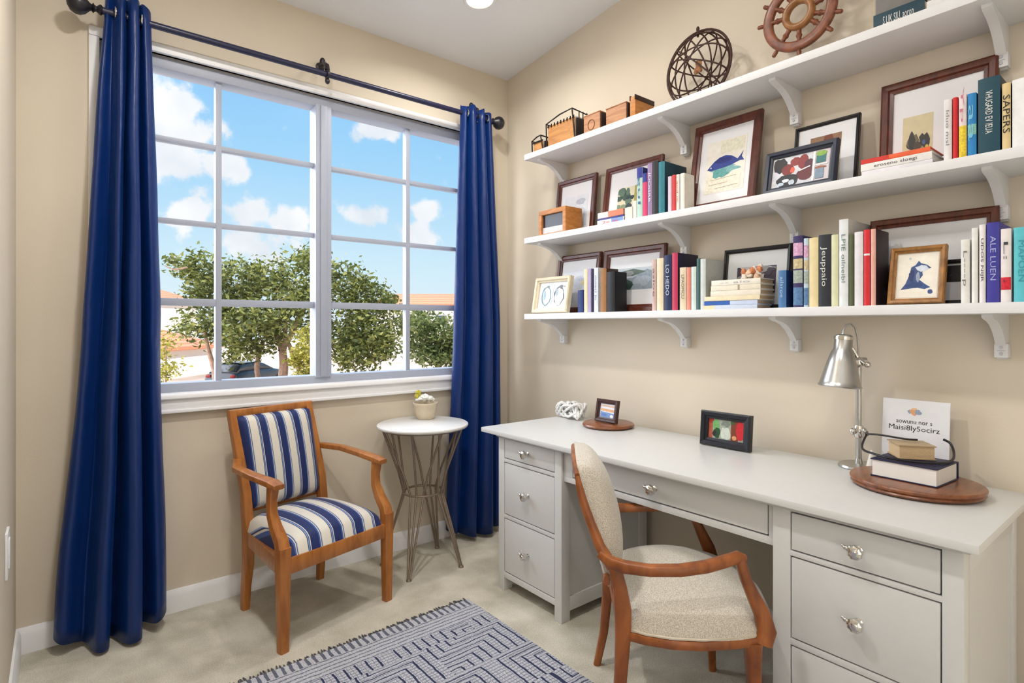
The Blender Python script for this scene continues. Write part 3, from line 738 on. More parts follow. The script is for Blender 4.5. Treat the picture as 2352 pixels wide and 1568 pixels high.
LOW = [
 ('small dark blue hardback tucked behind the cream bird frame', -.813, -.853, 1.393, .12, (24, 46, 104), None, None),
 ('thin cream paperback first in the row beside the cream bird frame', -.855, -.880, 1.494, .13, (226, 212, 178), None, None),
 ('thin lilac-spined book left of a blue-white one on the lowest shelf', -.881, -.903, 1.494, .085, (170, 160, 196), (90, 84, 110), None),
 ('slim white and pale blue book between lilac and tan books', -.921, -.949, 1.495, .085, (214, 220, 228), None, 'moeri lo', (90, 110, 150)),
 ('tan leather book left of a black one on the lowest shelf', -.960, -1.000, 1.488, .085, (150, 104, 58), (60, 40, 26), None),
 ('black-covered book before the mountain picture frame', -1.001, -1.052, 1.469, .085, (12, 12, 15), None, None),
 ('dusty rose book right of the landscape picture', -1.260, -1.284, 1.504, .14, (198, 172, 164), None, 'asloe', (120, 90, 84)),
 ('cream book between the dusty rose and navy books', -1.285, -1.320, 1.506, .14, (222, 208, 178), None, None),
 ('navy book with pale spine lettering right of a cream one', -1.322, -1.361, 1.516, .14, (26, 40, 78), None, 'LO HEDO', (200, 208, 226)),
 ('tall raspberry-red spined book with navy boards', -1.362, -1.391, 1.522, .15, (186, 54, 86), (28, 28, 56), None),
 ('short beige book with brown spine lettering', -1.400, -1.432, 1.458, .12, (218, 202, 174), None, 'LPAOMCU', (120, 104, 80)),
 ('short salmon pink book right of the beige lettered one', -1.433, -1.453, 1.456, .12, (222, 140, 122), None, None),
 ('short pale mint book right of the salmon pink one', -1.454, -1.478, 1.457, .12, (206, 220, 214), None, None),
 ('thin dark teal book right of the short pale mint one', -1.479, -1.494, 1.488, .15, (70, 108, 108), None, None),
 ('thick pale grey book left of the stacked paperbacks', -1.496, -1.521, 1.485, .17, (204, 208, 206), (176, 178, 172), None),
 ('small steel blue book right of the stacked paperbacks', -1.810, -1.839, 1.415, .12, (74, 116, 164), (26, 56, 110), 'ailsroe', (170, 196, 224)),
 ('dark purple book with a photo collage spine', -1.862, -1.896, 1.531, .15, (54, 44, 92), None, None),
 ('pale blue slim book right of the collage spine', -1.898, -1.915, 1.519, .14, (188, 208, 216), None, None),
 ('pale straw yellow book left of the black lettered one', -1.916, -1.947, 1.518, .14, (226, 208, 160), None, None),
 ('black hardback with white spine lettering on the lowest shelf', -1.947, -1.986, 1.524, .16, (40, 44, 50), (22, 26, 46), 'Jeuppaio', (214, 214, 208)),
 ('pale yellow-green book left of the tallest white one', -1.987, -2.010, 1.520, .14, (214, 214, 176), None, None),
 ('tallest white book on the lowest shelf with grey lettering', -2.011, -2.040, 1.567, .19, (222, 226, 226), (196, 194, 186), 'LPIE oilneibl', (110, 130, 130)),
 ('thin olive green book right of the tallest white one', -2.041, -2.056, 1.514, .115, (86, 92, 62), None, None),
 ('white book left of the red one on the lowest shelf', -2.057, -2.083, 1.520, .115, (224, 220, 224), None, None),
 ('bright red book with one white mark on the lowest shelf', -2.084, -2.103, 1.524, .115, (206, 40, 48), None, None),
 ('pink-spined dark brown album left of the gold frame', -2.104, -2.119, 1.524, .115, (224, 170, 154), (44, 26, 30), None),
 ('short white paperback right of the gold frame', -2.333, -2.354, 1.463, .13, (226, 224, 218), None, 'L----p', (120, 120, 118)),
 ('plain white book second right of the gold frame', -2.357, -2.372, 1.493, .13, (230, 228, 222), None, None),
 ('white book with dark lettering left of the violet-blue one', -2.374, -2.389, 1.500, .14, (232, 228, 226), None, 'UDOS NIJR', (90, 70, 80)),
 ('violet-blue hardback with pale lettering at the right end', -2.390, -2.419, 1.503, .16, (62, 58, 150), None, 'ALE LUEN', (170, 176, 220)),
 ('white book with a red spine label right of violet-blue', -2.420, -2.443, 1.482, .14, (230, 222, 220), None, 'L:  .', (60, 60, 60)),
 ('turquoise book at the right end of the lowest shelf', -2.447, -2.480, 1.482, .15, (92, 190, 200), None, 'MAPOEN', (60, 150, 164)),
]
for r in LOW:
    lab, y0, y1, zt, dp, sp, bd, ti = r[:8]
    bands = None
    if 'raspberry' in lab: bands = None
    if 'red spine label' in lab: bands = [(.17, .34, (206, 30, 50))]
    if 'collage' in lab: bands = [(.03, .28, (86, 124, 164)), (.34, .52, (160, 170, 160)), (.54, .68, (196, 180, 140)), (.72, .90, (206, 160, 190))]
    if 'one white mark' in lab: bands = [(.66, .685, (236, 226, 226))]
    book(lab, y0, y1, zt, L0, dp, sp, bd, ti, r[8] if len(r) > 8 else (240, 236, 226), band=bands)
MID = [
 ('short off-white booklet behind the small pile of paperbacks', -1.109, -1.154, 1.752, .09, (222, 216, 206), None, None),
 ('thin ivory book left of the green-spined one on the middle shelf', -1.156, -1.177, 1.775, .08, (232, 226, 214), None, None),
 ('tall book with pale green and blue spine on the middle shelf', -1.178, -1.210, 1.917, .085, (178, 206, 194), (44, 50, 120), 'gul', (60, 100, 150)),
 ('hot pink book right of the pale green and blue spine', -1.211, -1.235, 1.886, .13, (214, 60, 108), None, None),
 ('mauve book with pale collage lettering beside hot pink', -1.236, -1.263, 1.924, .14, (146, 124, 160), (46, 44, 40), 'JDOISRB', (226, 216, 226)),
 ('black-spined book left of the teal one on the middle shelf', -1.264, -1.293, 1.927, .14, (34, 36, 36), None, None),
 ('teal hardback in the left half of the middle shelf', -1.294, -1.326, 1.917, .16, (44, 118, 130), (22, 62, 76), None),
 ('lavender pink paperback right of the teal hardback', -1.342, -1.361, 1.846, .13, (220, 196, 212), None, None),
 ('slim red book between lavender and orange-lettered ones', -1.362, -1.382, 1.848, .13, (206, 62, 62), None, None),
 ('slim white book with orange lettering right of red', -1.383, -1.400, 1.846, .07, (230, 220, 210), None, 'aod ie', (206, 120, 60)),
 ('thick plain white book left of the fish print', -1.402, -1.424, 1.846, .07, (232, 226, 216), (222, 214, 200), None),
 ('white lettered paperback left of slim red at the right', -2.293, -2.313, 1.873, .12, (226, 222, 220), None, 'lduo msl', (140, 140, 146)),
 ('slim scarlet book in the right group of the middle shelf', -2.314, -2.327, 1.873, .12, (204, 32, 36), None, None),
 ('white book with yellow lower spine right of scarlet', -2.328, -2.347, 1.876, .12, (232, 218, 216), None, 'Yp    ', (200, 120, 140)),
 ('bright blue collage-spined book left of large dark teal', -2.348, -2.369, 1.873, .13, (36, 128, 190), (18, 40, 60), 'aa', (120, 190, 220)),
 ('large dark teal hardback with white spine lettering', -2.371, -2.420, 1.905, .15, (18, 66, 82), (14, 48, 58), 'VHUGARD EV IEUA', (226, 228, 222)),
 ('cream book with dark lettering right of large dark teal', -2.423, -2.442, 1.877, .13, (222, 196, 142), (24, 30, 34), 'SAPERS', (48, 44, 38)),
 ('thick white book at the right end of the middle shelf', -2.444, -2.52, 1.880, .15, (234, 234, 234), None, None),
]
for r in MID:
    lab, y0, y1, zt, dp, sp, bd, ti = r[:8]; bands = None
    if 'yellow lower' in lab: bands = [(.0, .52, (228, 200, 50))]
    if 'pale green and blue' in lab: bands = [(.80, 1., (48, 56, 140))]
    if 'bright blue' in lab: bands = [(.36, .52, (130, 190, 170))]
    book(lab, y0, y1, zt, M0, dp, sp, bd, ti, r[8] if len(r) > 8 else (240, 236, 226), band=bands, tsize=.022 if 'large dark' in lab else None)

def flat_book(label, x0, x1, y0, y1, z0, z1, cover, pages=PAGES, title=None, tcol=(40, 40, 50), spine='x', yaw=0., group=None, band=None):
    """book lying flat, spine towards -x (or pages all round when spine is None)"""
    cx, cy = (x0+x1)/2, (y0+y1)/2
    t = thing('book', label, 'book', (cx, cy, z0), group); z0 += .0004
    Rm = Matrix.Rotation(yaw, 3, 'Z'); c0 = Vector((cx, cy, 0))
    def T(x, y, z): return c0+Rm @ (Vector((x, y, z))-c0)
    th = min(.003, (z1-z0)*.16)
    mb = MB().box(x0, x1, y0, y1, z0, z0+th, .0006, T=T).box(x0, x1, y0, y1, z1-th, z1, .0006, T=T)
    if spine == 'x': mb.box(x0-.001, x0+.003, y0, y1, z0, z1, .0012, T=T)
    elif spine == '+x': mb.box(x1-.003, x1+.001, y0, y1, z0, z1, .0012, T=T)
    o = part('cover', mb, col(cover, .5), t)
    i = .004
    part('pages', MB().box(x0+(i if spine != 'x' else .003), x1-i, y0+math.copysign(i, y1-y0), y1-math.copysign(i, y1-y0), z0+th, z1-th, T=T), pages, t)
    if band:
        b0, b1, bc = band
        part('spine_band', MB().box(x0-.0016, x0+.001, y0+(y1-y0)*b0, y0+(y1-y0)*b1, z0+.0005, z1-.0005, T=T), col(bc, .5), o)
    if title:
        mb = MB(); put_text(mb, title, (z1-z0)*.62, T(x0-.0012, cy, (z0+z1)/2), Rm @ Vector((0, -1, 0)), (0, 0, 1), width=abs(y0-y1)*.6)
        part('title_lettering', mb, tx(tcol), o, recalc=False)
    return t
g = 'paperbacks stacked on the lowest shelf'
flat_book('bottom pale blue and white book of the lowest shelf stack', -.205, -.095, -1.515, -1.735, 1.282, 1.298, (196, 206, 222), None or OLDPAGES, group=g, band=(.0, .22, (230, 214, 176)))
flat_book('white book with half blue spine second from the stack bottom', -.203, -.095, -1.517, -1.735, 1.298, 1.315, (196, 208, 232), OLDPAGES, group=g, band=(0, .5, (44, 92, 168)))
flat_book('cream book third from the bottom of the lowest shelf stack', -.205, -.095, -1.518, -1.745, 1.315, 1.333, (230, 216, 184), OLDPAGES, group=g)
flat_book('white paperback third from the top of the lowest shelf stack', -.200, -.095, -1.542, -1.745, 1.333, 1.354, (232, 224, 208), OLDPAGES, group=g)
flat_book('cream paperback just under the top one of the stack', -.20, -.095, -1.544, -1.745, 1.354, 1.374, (228, 220, 200), OLDPAGES, group=g, band=(.56, .60, (170, 150, 130)))
flat_book('topmost ivory paperback of the lowest shelf stack', -.20, -.095, -1.546, -1.745, 1.374, 1.395, (232, 226, 212), OLDPAGES, group=g, title='-- aio', tcol=(170, 170, 180))
mb = MB()
for k in range(22):
    mb.ell((-.135+random.uniform(-.02, .02), -1.68+random.uniform(-.035, .035), 1.405+random.random()*.035), .011, .012, .012, 8, 6, .6, 5, mi=k % 3)
single('coral_ornament', mb, [col((226, 190, 160), .6), col((206, 130, 88), .6), col((232, 220, 206), .6)], 'knobbly orange and white ornament lying on the paperback stack', 'ornament', (-.135, -1.68, 1.395))
g = 'small paperbacks piled on the middle shelf'
flat_book('white and blue paperback at the bottom of the small pile', -.205, -.10, -.948, -1.108, 1.69, 1.716, (222, 222, 232), group=g, title='2e ie', tcol=(206, 60, 60), band=(.55, .98, (120, 150, 200)))
flat_book('dark blue and white paperback in the middle of the small pile', -.205, -.10, -.948, -1.108, 1.716, 1.724, (60, 66, 130), group=g)
flat_book('coral paperback on top of the small pile', -.205, -.10, -.952, -1.105, 1.724, 1.752, (232, 130, 100), group=g, band=(.0, .42, (226, 214, 208)))
g = 'books lying before the big framed print'
flat_book('white hardback at the bottom beneath the orange book', -.205, -.06, -2.080, -2.268, 1.69, 1.710, (226, 222, 226), group=g)
flat_book('white lettered hardback directly under the orange book', -.205, -.06, -2.078, -2.267, 1.710, 1.733, (230, 226, 222), group=g, title='eroseno sloegi', tcol=(70, 70, 76))
flat_book('thin orange-red book on top of two white hardbacks', -.203, -.065, -2.078, -2.262, 1.733, 1.748, (230, 98, 56), group=g, band=(0, .42, (206, 52, 40)))
g = 'books lying on the top shelf'
flat_book('dark teal book with white spine lettering on the top shelf', -.20, -.05, -2.112, -2.247, 2.14, 2.196, (20, 58, 72), group=g, title='S LIK SIU. aoron', tcol=(220, 222, 220))
flat_book('thick grey book lying on the dark teal one', -.19, -.055, -2.115, -2.240, 2.196, 2.25, (120, 116, 112), group=g)
flat_book('white book lying right of the dark teal one on the top shelf', -.20, -.05, -2.252, -2.45, 2.14, 2.178, (228, 226, 224), group=g)

# ------------------------------------------------------------------ picture frames
def blob(cx, cy, rx, ry, seed=0, n=18, amp=.25):
    return [(cx+rx*math.cos(2*PI*k/n)*(1+amp*mnoise.noise(Vector((math.cos(2*PI*k/n)*1.7+seed*3.1, math.sin(2*PI*k/n)*1.7, seed)))), cy+ry*math.sin(2*PI*k/n)*(1+amp*mnoise.noise(Vector((math.cos(2*PI*k/n)*1.7, seed*2.3+5, math.sin(2*PI*k/n)*1.7))))) for k in range(n)]
def frame(label, y0, y1, zb, h, xb, lean, bw, fmat, matc, pic, art, depth=.02, picc=(236, 230, 214), cat='picture frame', group='framed pictures on the shelves', mold=True, stand=False, yaw=0.):
    """frame leaning back by LEAN degrees; local u runs to the viewer's right, v up, n towards the room. art: (polygon in picture 0..1, colour)"""
    sn, cs = math.sin(R(lean)), math.cos(R(lean)); w = y0-y1; c = Vector((xb, (y0+y1)/2, zb)); Ry = Matrix.Rotation(yaw, 3, 'Z')
    def T(u, v, n): return c+Ry @ Vector((v*sn-n*cs, w/2-u, .0006+depth*sn*1.0+v*cs+(n-depth)*sn if False else .0006+v*cs+n*sn))
    t = thing('picture_frame', label, cat, tuple(c), group)
    mb = MB(); dp = depth
    def bar(pa, pb, qa, qb):
        # bar with outer edge pa-pb and inner edge qa-qb, stepped profile
        prof = [(0, 0), (0, dp*.8), (.18, dp), (.6, dp*.92), (.72, dp*.66), (1, dp*.55), (1, 0)] if mold else [(0, 0), (0, dp), (1, dp), (1, 0)]
        vs = []
        for (k, n) in prof:
            for (a, b) in ((pa, qa), (pb, qb)):
                vs.append(T(a[0]+(b[0]-a[0])*k, a[1]+(b[1]-a[1])*k, n))
        m = len(prof)
        mb.add(vs, [[2*i, 2*i+1, 2*((i+1) % m)+1, 2*((i+1) % m)] for i in range(m)]+[[2*i for i in range(m)], [2*i+1 for i in range(m)][::-1]])
    O = [(0, 0), (w, 0), (w, h), (0, h)]; I = [(bw, bw), (w-bw, bw), (w-bw, h-bw), (bw, h-bw)]
    for i in range(4): bar(O[i], O[(i+1) % 4], I[i], I[(i+1) % 4])
    part('border', mb, fmat, t, ang=25)
    a = bw*.8
    part('mat_board', MB().box(a, w-a, a, h-a, 0.0005, dp*.3, T=T), matc if not isinstance(matc, tuple) else col(matc, .35, var=.01), t)
    u0, u1, v0, v1 = pic; iw, ih = w-2*bw, h-2*bw
    U0, U1, V0, V1 = bw+iw*u0, bw+iw*u1, bw+ih*v0, bw+ih*v1
    mats = [col(picc, .4, var=.05)]; idx = {}
    mb = MB().box(U0, U1, V0, V1, dp*.3, dp*.3+.0008, T=T)
    for k, (poly, cc) in enumerate(art):
        if cc not in idx: idx[cc] = len(mats); mats.append(col(cc, .45, var=.12, scale=90))
        P = [(U0+(U1-U0)*min(1, max(0, p)), V0+(V1-V0)*min(1, max(0, q))) for p, q in poly]
        mb.prism(P, T, dp*.3+.0008, dp*.3+.0010+.00012*k, idx[cc])
    part('print', mb, mats, t, recalc=True)
    if stand:
        mb = MB().add([T(w*.4, h*.75, 0), T(w*.6, h*.75, 0), T(w*.6, h*.7, 0), T(w*.4, h*.7, 0)]+[c+Ry @ Vector((h*.42, w/2-w*q, .001)) for q in (.4, .6)]+[c+Ry @ Vector((h*.40, w/2-w*q, .001)) for q in (.6, .4)], [[0, 1, 5, 4], [3, 2, 6, 7], [0, 3, 7, 4], [1, 2, 6, 5], [4, 5, 6, 7], [0, 1, 2, 3]])
        part('easel_stand', mb, col((30, 28, 28), .6), t)
    return t
rnd = random.Random(3)
def daubs(n, cols, seed, rx=.12, ry=.1, x0=0, x1=1, y0=0, y1=1):
    q = random.Random(seed)
    return [(blob(q.uniform(x0, x1), q.uniform(y0, y1), rx*q.uniform(.5, 1.3), ry*q.uniform(.5, 1.3), seed+k, 12, .6), cols[k % len(cols)]) for k in range(n)]
BLK = col((24, 22, 24), .35, var=.1, name='black_frame'); NVF = col((40, 46, 62), .35, var=.1, name='slate_frame')
CRF = col((226, 214, 186), .5, var=.05, name='cream_frame')
MATW = (232, 232, 234)
frame('dark red wood frame behind the orange box on the middle shelf', -.505, -.794, M0, .319, -.06, 6, .03, MAHOG, MATW, (.14, .88, .08, .74), [([(0, 0), (1, 0), (1, .45), (0, .3)], (196, 204, 214)), (blob(.55, .5, .4, .12, 2), (206, 212, 222)), (blob(.7, .8, .2, .1, 3), (188, 196, 208))], picc=(222, 226, 232))
frame('dark red wood frame with green plant print behind upright books', -.874, -1.214, M0, .313, -.085, 8, .03, MAHOG, MATW, (.2, .72, .12, .66), daubs(14, [(60, 84, 72), (90, 116, 98), (44, 62, 66), (120, 140, 110)], 5, .16, .14, .05, .55, .05, .9)+[([(.7, 0), (.8, 0), (.8, 1), (.7, 1)], (160, 150, 80))], picc=(214, 210, 180))
fish_body = [(.04, .47), (.1, .52), (.2, .60), (.34, .67), (.5, .69), (.64, .66), (.74, .61), (.8, .57), (.86, .62), (.93, .70), (.90, .60), (.97, .52), (.86, .53), (.78, .51), (.66, .48), (.5, .46), (.3, .45), (.15, .44)]
frame('tall dark red wood frame with blue fish print on the middle shelf', -1.385, -1.681, M0, .382, -.11, 10, .034, MAHOG, MATW, (.13, .9, .12, .84),
      [([(.35, .74), (.95, .74), (.95, .98), (.35, .98)], (226, 222, 200)), ([(.04, .02), (.92, .02), (.92, .34), (.04, .34)], (232, 226, 208)),
       (blob(.5, .42, .34, .09, 4, 18, .8), (126, 178, 178)), (blob(.4, .36, .2, .08, 6, 18, .8), (96, 160, 158)), (fish_body, (48, 64, 140)), (blob(.45, .6, .22, .05, 8), (36, 46, 116)), (blob(.14, .5, .02, .012, 1), (220, 220, 230)),
       ([(.15, .25), (.8, .27), (.8, .28), (.15, .26)], (190, 182, 160)), ([(.12, .16), (.6, .17), (.6, .18), (.12, .17)], (196, 188, 166)), ([(.3, .08), (.85, .10), (.85, .11), (.3, .09)], (190, 182, 160))], picc=(236, 230, 218))
frame('thin black frame with wide white mat behind the slate frame', -1.806, -2.025, M0, .264, -.085, 9, .012, BLK, MATW, (.22, .76, .1, .84), [([(0, .7), (1, .7), (1, 1), (0, 1)], (150, 110, 80))]+daubs(8, [(96, 76, 60), (180, 150, 110), (120, 60, 40)], 9, .2, .12, 0, 1, .6, 1), picc=(200, 186, 160), depth=.016)
frame('slate grey frame with red and black collage picture', -1.748, -1.995, M0, .162, -.175, 12, .024, NVF, (222, 220, 222), (.02, .98, .02, .98),
      [([(0, 0), (.7, 0), (.7, 1), (0, 1)], (206, 208, 214)), (blob(.12, .75, .14, .25, 1, 16, .4), (30, 24, 28)), (blob(.28, .55, .12, .2, 2), (122, 38, 34)), (blob(.4, .8, .09, .15, 3), (140, 44, 40)), (blob(.55, .72, .1, .26, 4), (132, 40, 38)), (blob(.6, .32, .16, .22, 5), (96, 30, 36)), (blob(.66, .62, .09, .16, 6), (80, 28, 44)), (blob(.36, .52, .04, .1, 7), (222, 90, 60)),
       (blob(.28, .16, .2, .24, 8, 18, .3), (32, 32, 36)), (blob(.25, .18, .07, .06, 9, 12, .5), (214, 222, 230)), (blob(.36, .1, .06, .08, 10, 12, .5), (196, 206, 220)), (blob(.16, .08, .06, .06, 11), (190, 208, 222)), ([(.48, .42), (.68, .52), (.68, .56), (.48, .46)], (230, 230, 232)), ([(.72, 0), (.76, 0), (.76, 1), (.72, 1)], (232, 230, 232)), ([(.72, .5), (.98, .5), (.98, .54), (.72, .54)], (232, 230, 232)),
       ([(.78, .58), (.94, .58), (.94, .84), (.78, .84)], (40, 110, 110)), (blob(.86, .88, .09, .09, 12), (130, 170, 60)), ([(.78, .06), (.92, .06), (.92, .4), (.78, .4)], (120, 140, 160)), (blob(.86, .42, .1, .04, 13), (150, 90, 60))], picc=(206, 196, 200), depth=.024)
frame('wide dark red wood frame with wildlife print behind the right books', -2.082, -2.387, M0, .334, -.05, 5, .035, MAHOG, MATW, (.12, .47, .02, .66), daubs(12, [(70, 62, 50), (110, 100, 74), (150, 142, 100), (52, 48, 44)], 21, .18, .13, .2, .9, .12, .6)+[(blob(.72, .45, .05, .05, 3), (70, 90, 140)), (blob(.82, .34, .06, .05, 4), (206, 180, 60))], picc=(214, 202, 162))
frame('dark red wood frame behind the cream bird frame', -.511, -.826, L0, .317, -.07, 8, .032, MAHOG, MATW, (.1, .9, .1, .8), [(blob(.55, .6, .28, .2, 4, 18, .6), (206, 210, 222)), (blob(.7, .62, .08, .1, 5), (216, 196, 150)), (blob(.6, .7, .12, .05, 6), (180, 188, 204))], picc=(226, 228, 236))
frame('dark red wood frame with grey mountain landscape print', -.861, -1.232, L0, .312, -.075, 6, .036, MAHOG, MATW, (.06, .94, .3, .74), [([(0, 0), (1, 0), (1, .75), (.8, .9), (.5, .55), (0, .5)], (146, 160, 172)), ([(0, .62), (.2, .85), (.5, .95), (.8, .8), (.5, .62)], (92, 108, 98)), ([(0, 0), (.45, 0), (.55, .3), (.3, .55), (0, .35)], (66, 88, 82)), (blob(.12, .55, .1, .18, 3, 14, .5), (186, 164, 78)), (blob(.7, .4, .2, .25, 7, 14, .6), (170, 182, 194)), (blob(.07, .14, .08, .12, 9), (60, 74, 56)), (blob(.4, .75, .12, .12, 5), (140, 146, 146))], picc=(196, 206, 212))
frame('black-edged frame with dark stormy print behind the paperback stack', -1.517, -1.791, L0, .247, -.07, 7, .016, BLK, (216, 218, 218), (.17, .83, .22, .72), daubs(20, [(150, 148, 150), (70, 62, 72), (110, 104, 112), (190, 190, 192)], 31, .14, .12, .1, .9, .3, 1), picc=(72, 62, 74), depth=.018)
frame('wide dark red wood frame behind the gold framed dog', -2.051, -2.39, L0, .292, -.058, 6, .03, MAHOG, MATW, (.1, .92, .06, .46), daubs(9, [(36, 32, 34), (50, 44, 46), (24, 22, 24)], 41, .3, .2), picc=(30, 27, 29))
frame('small cream frame with twin bird drawings at the shelf end', -.474, -.741, L0, .192, -.185, 10, .026, CRF, MATW, (.03, .97, .04, .96),
      [(blob(.26, .47, .19, .4, 1, 20, .15), (104, 134, 144)), (blob(.27, .47, .145, .35, 2, 20, .15), (228, 232, 236)), (blob(.3, .86, .06, .05, 3), (120, 140, 150)), ([(.2, .84), (.27, .88), (.26, .82)], (150, 130, 90)), (blob(.2, .5, .05, .2, 9), (150, 184, 200)), (blob(.74, .45, .19, .4, 4, 20, .25), (92, 96, 100)), (blob(.75, .43, .155, .35, 5, 20, .3), (224, 226, 228)), (blob(.8, .85, .07, .05, 6), (110, 116, 122)), ([(.9, .86), (.97, .84), (.9, .81)], (150, 130, 90)), (blob(.66, .6, .05, .16, 8), (160, 176, 184)), ([(.47, .1), (.485, .1), (.53, .95), (.515, .95)], (196, 200, 210))], picc=(226, 230, 236), depth=.03)
dog = [(.10, .18), (.22, .32), (.30, .52), (.34, .70), (.44, .74), (.52, .84), (.58, .78), (.72, .74), (.84, .66), (.70, .63), (.62, .58), (.64, .50), (.56, .40), (.70, .30), (.84, .22), (.70, .18), (.5, .22), (.3, .2)]
frame('small gold frame with blue dog watercolour on the lowest shelf', -2.148, -2.292, L0, .179, -.18, 12, .017, GOLDW, (234, 228, 214), (.03, .97, .03, .97), [(dog, (52, 78, 130)), (blob(.62, .66, .16, .07, 2, 14, .5), (206, 214, 226)), (blob(.36, .5, .07, .14, 3, 14, .6), (34, 52, 100)), (blob(.52, .46, .05, .12, 4, 14, .5), (150, 160, 180)), (blob(.45, .28, .2, .06, 5, 14, .6), (40, 62, 116)), (blob(.84, .12, .06, .05, 6), (60, 80, 130)), (blob(.3, .9, .03, .03, 7), (190, 196, 200))], picc=(234, 228, 214), depth=.022, stand=True)
mats = [(.0, .0)]
frame('small black frame half hidden behind the gold framed dog', -2.262, -2.335, L0, .135, -.115, 6, .012, BLK, (206, 204, 206), (.05, .95, .5, .95), daubs(4, [(50, 46, 46), (30, 28, 30)], 51, .2, .15), picc=(26, 24, 26), depth=.016)
frame('small dark brown frame with beach picture on the round wooden plaque', -.923, -1.056, .7615, .107, -.185, 10, .021, col((62, 34, 30), .4, var=.2, name='dark_brown_frame'), (206, 212, 226), (.06, .96, .02, .98), [([(0, 0), (1, 0), (1, .34), (0, .42)], (110, 142, 190)), ([(0, .48), (1, .42), (1, .62), (0, .66)], (206, 160, 112)), ([(0, .8), (1, .78), (1, .92), (0, .94)], (206, 176, 150)), (blob(.3, .2, .2, .1, 3), (84, 116, 176)), (blob(.85, .12, .12, .12, 4), (226, 224, 222))], picc=(214, 214, 224), cat='picture frame', group='framed pictures on the desk', depth=.018, stand=True)
orn = MB()
td = frame('black ornate frame with red and green picture standing on the desk', -1.484, -1.694, .741, .136, -.165, 5, .030, col((28, 30, 38), .3, var=.25, scale=120, bump=.4, name='black_ornate_frame'), (190, 190, 186), (.0, 1, .0, 1),
      [([(0, 0), (.12, 0), (.12, 1), (0, 1)], (168, 84, 62)), (blob(.08, .9, .08, .14, 1), (160, 40, 36)), (blob(.22, .7, .1, .3, 2, 14, .4), (110, 170, 100)), (blob(.24, .3, .1, .28, 3, 14, .4), (34, 74, 44)), (blob(.18, .25, .06, .15, 5), (30, 34, 30)), (blob(.5, .3, .15, .3, 6, 14, .6), (196, 204, 190)), (blob(.48, .8, .12, .16, 7, 14, .6), (120, 130, 120)), ([(.64, 0), (.84, 0), (.84, 1), (.64, 1)], (120, 56, 32)), (blob(.74, .15, .06, .12, 8), (206, 150, 100)), (blob(.9, .55, .12, .5, 9, 14, .2), (196, 36, 44)), (blob(.68, .9, .06, .08, 10), (60, 90, 50))], picc=(160, 164, 150), cat='picture frame', group='framed pictures on the desk', depth=.026, stand=True)

# ------------------------------------------------------------------ objects on the shelves
def crate(label, x0, x1, y0, y1, z0, h, m, group='old wooden boxes on the top shelf', th=.008, openf=None, cat='box'):
    t = thing('wooden_box', label, cat, ((x0+x1)/2, (y0+y1)/2, z0), group); z0 += .0005
    mb = MB().box(x0, x1, y0, y1, z0, z0+th)
    if openf: pass
    else: mb.box(x0, x0+th, y0, y1, z0, z0+h, .001)
    mb.box(x1-th, x1, y0, y1, z0, z0+h, .001)
    mb.box(x0+th, x1-th, y0, y0-th, z0, z0+h, .001); mb.box(x0+th, x1-th, y1+th, y1, z0, z0+h, .001)
    part('body', mb, m, t)
    return t
t = crate('pinkish wooden box with carved ring on the top shelf', -.185, -.06, -.84, -.945, T0, .104, CRATE2)
part('carving', MB().tube([(-.1855, -.89+.018*math.cos(a)*1.2, T0+.055+.024*math.sin(a)) for a in [2*PI*k/20 for k in range(20)]], .0022, 6, closed=True), col((120, 78, 48), .7), t)
part('lid', MB().box(-.187, -.058, -.838, -.947, T0+.1045, T0+.109, .001), CRATE2, t)
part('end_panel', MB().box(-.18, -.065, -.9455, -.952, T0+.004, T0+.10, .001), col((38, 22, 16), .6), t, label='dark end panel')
t = crate('plain wooden box in the middle between the other top shelf boxes', -.185, -.06, -.985, -1.105, T0, .098, CRATE2)
part('lid', MB().box(-.187, -.058, -.983, -1.107, T0+.0985, T0+.103, .001), CRATE2, t)
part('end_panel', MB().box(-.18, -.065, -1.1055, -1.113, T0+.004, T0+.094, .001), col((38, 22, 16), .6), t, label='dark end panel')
t = crate('rightmost brown wooden box with dark open top on the top shelf', -.185, -.05, -1.128, -1.158, T0, .112, BOXW)
part('rim', MB().box(-.187, -.048, -1.126, -1.131, T0+.096, T0+.118, .001).box(-.187, -.048, -1.155, -1.160, T0+.096, T0+.118, .001), col((48, 24, 16), .5), t, label='dark rim')
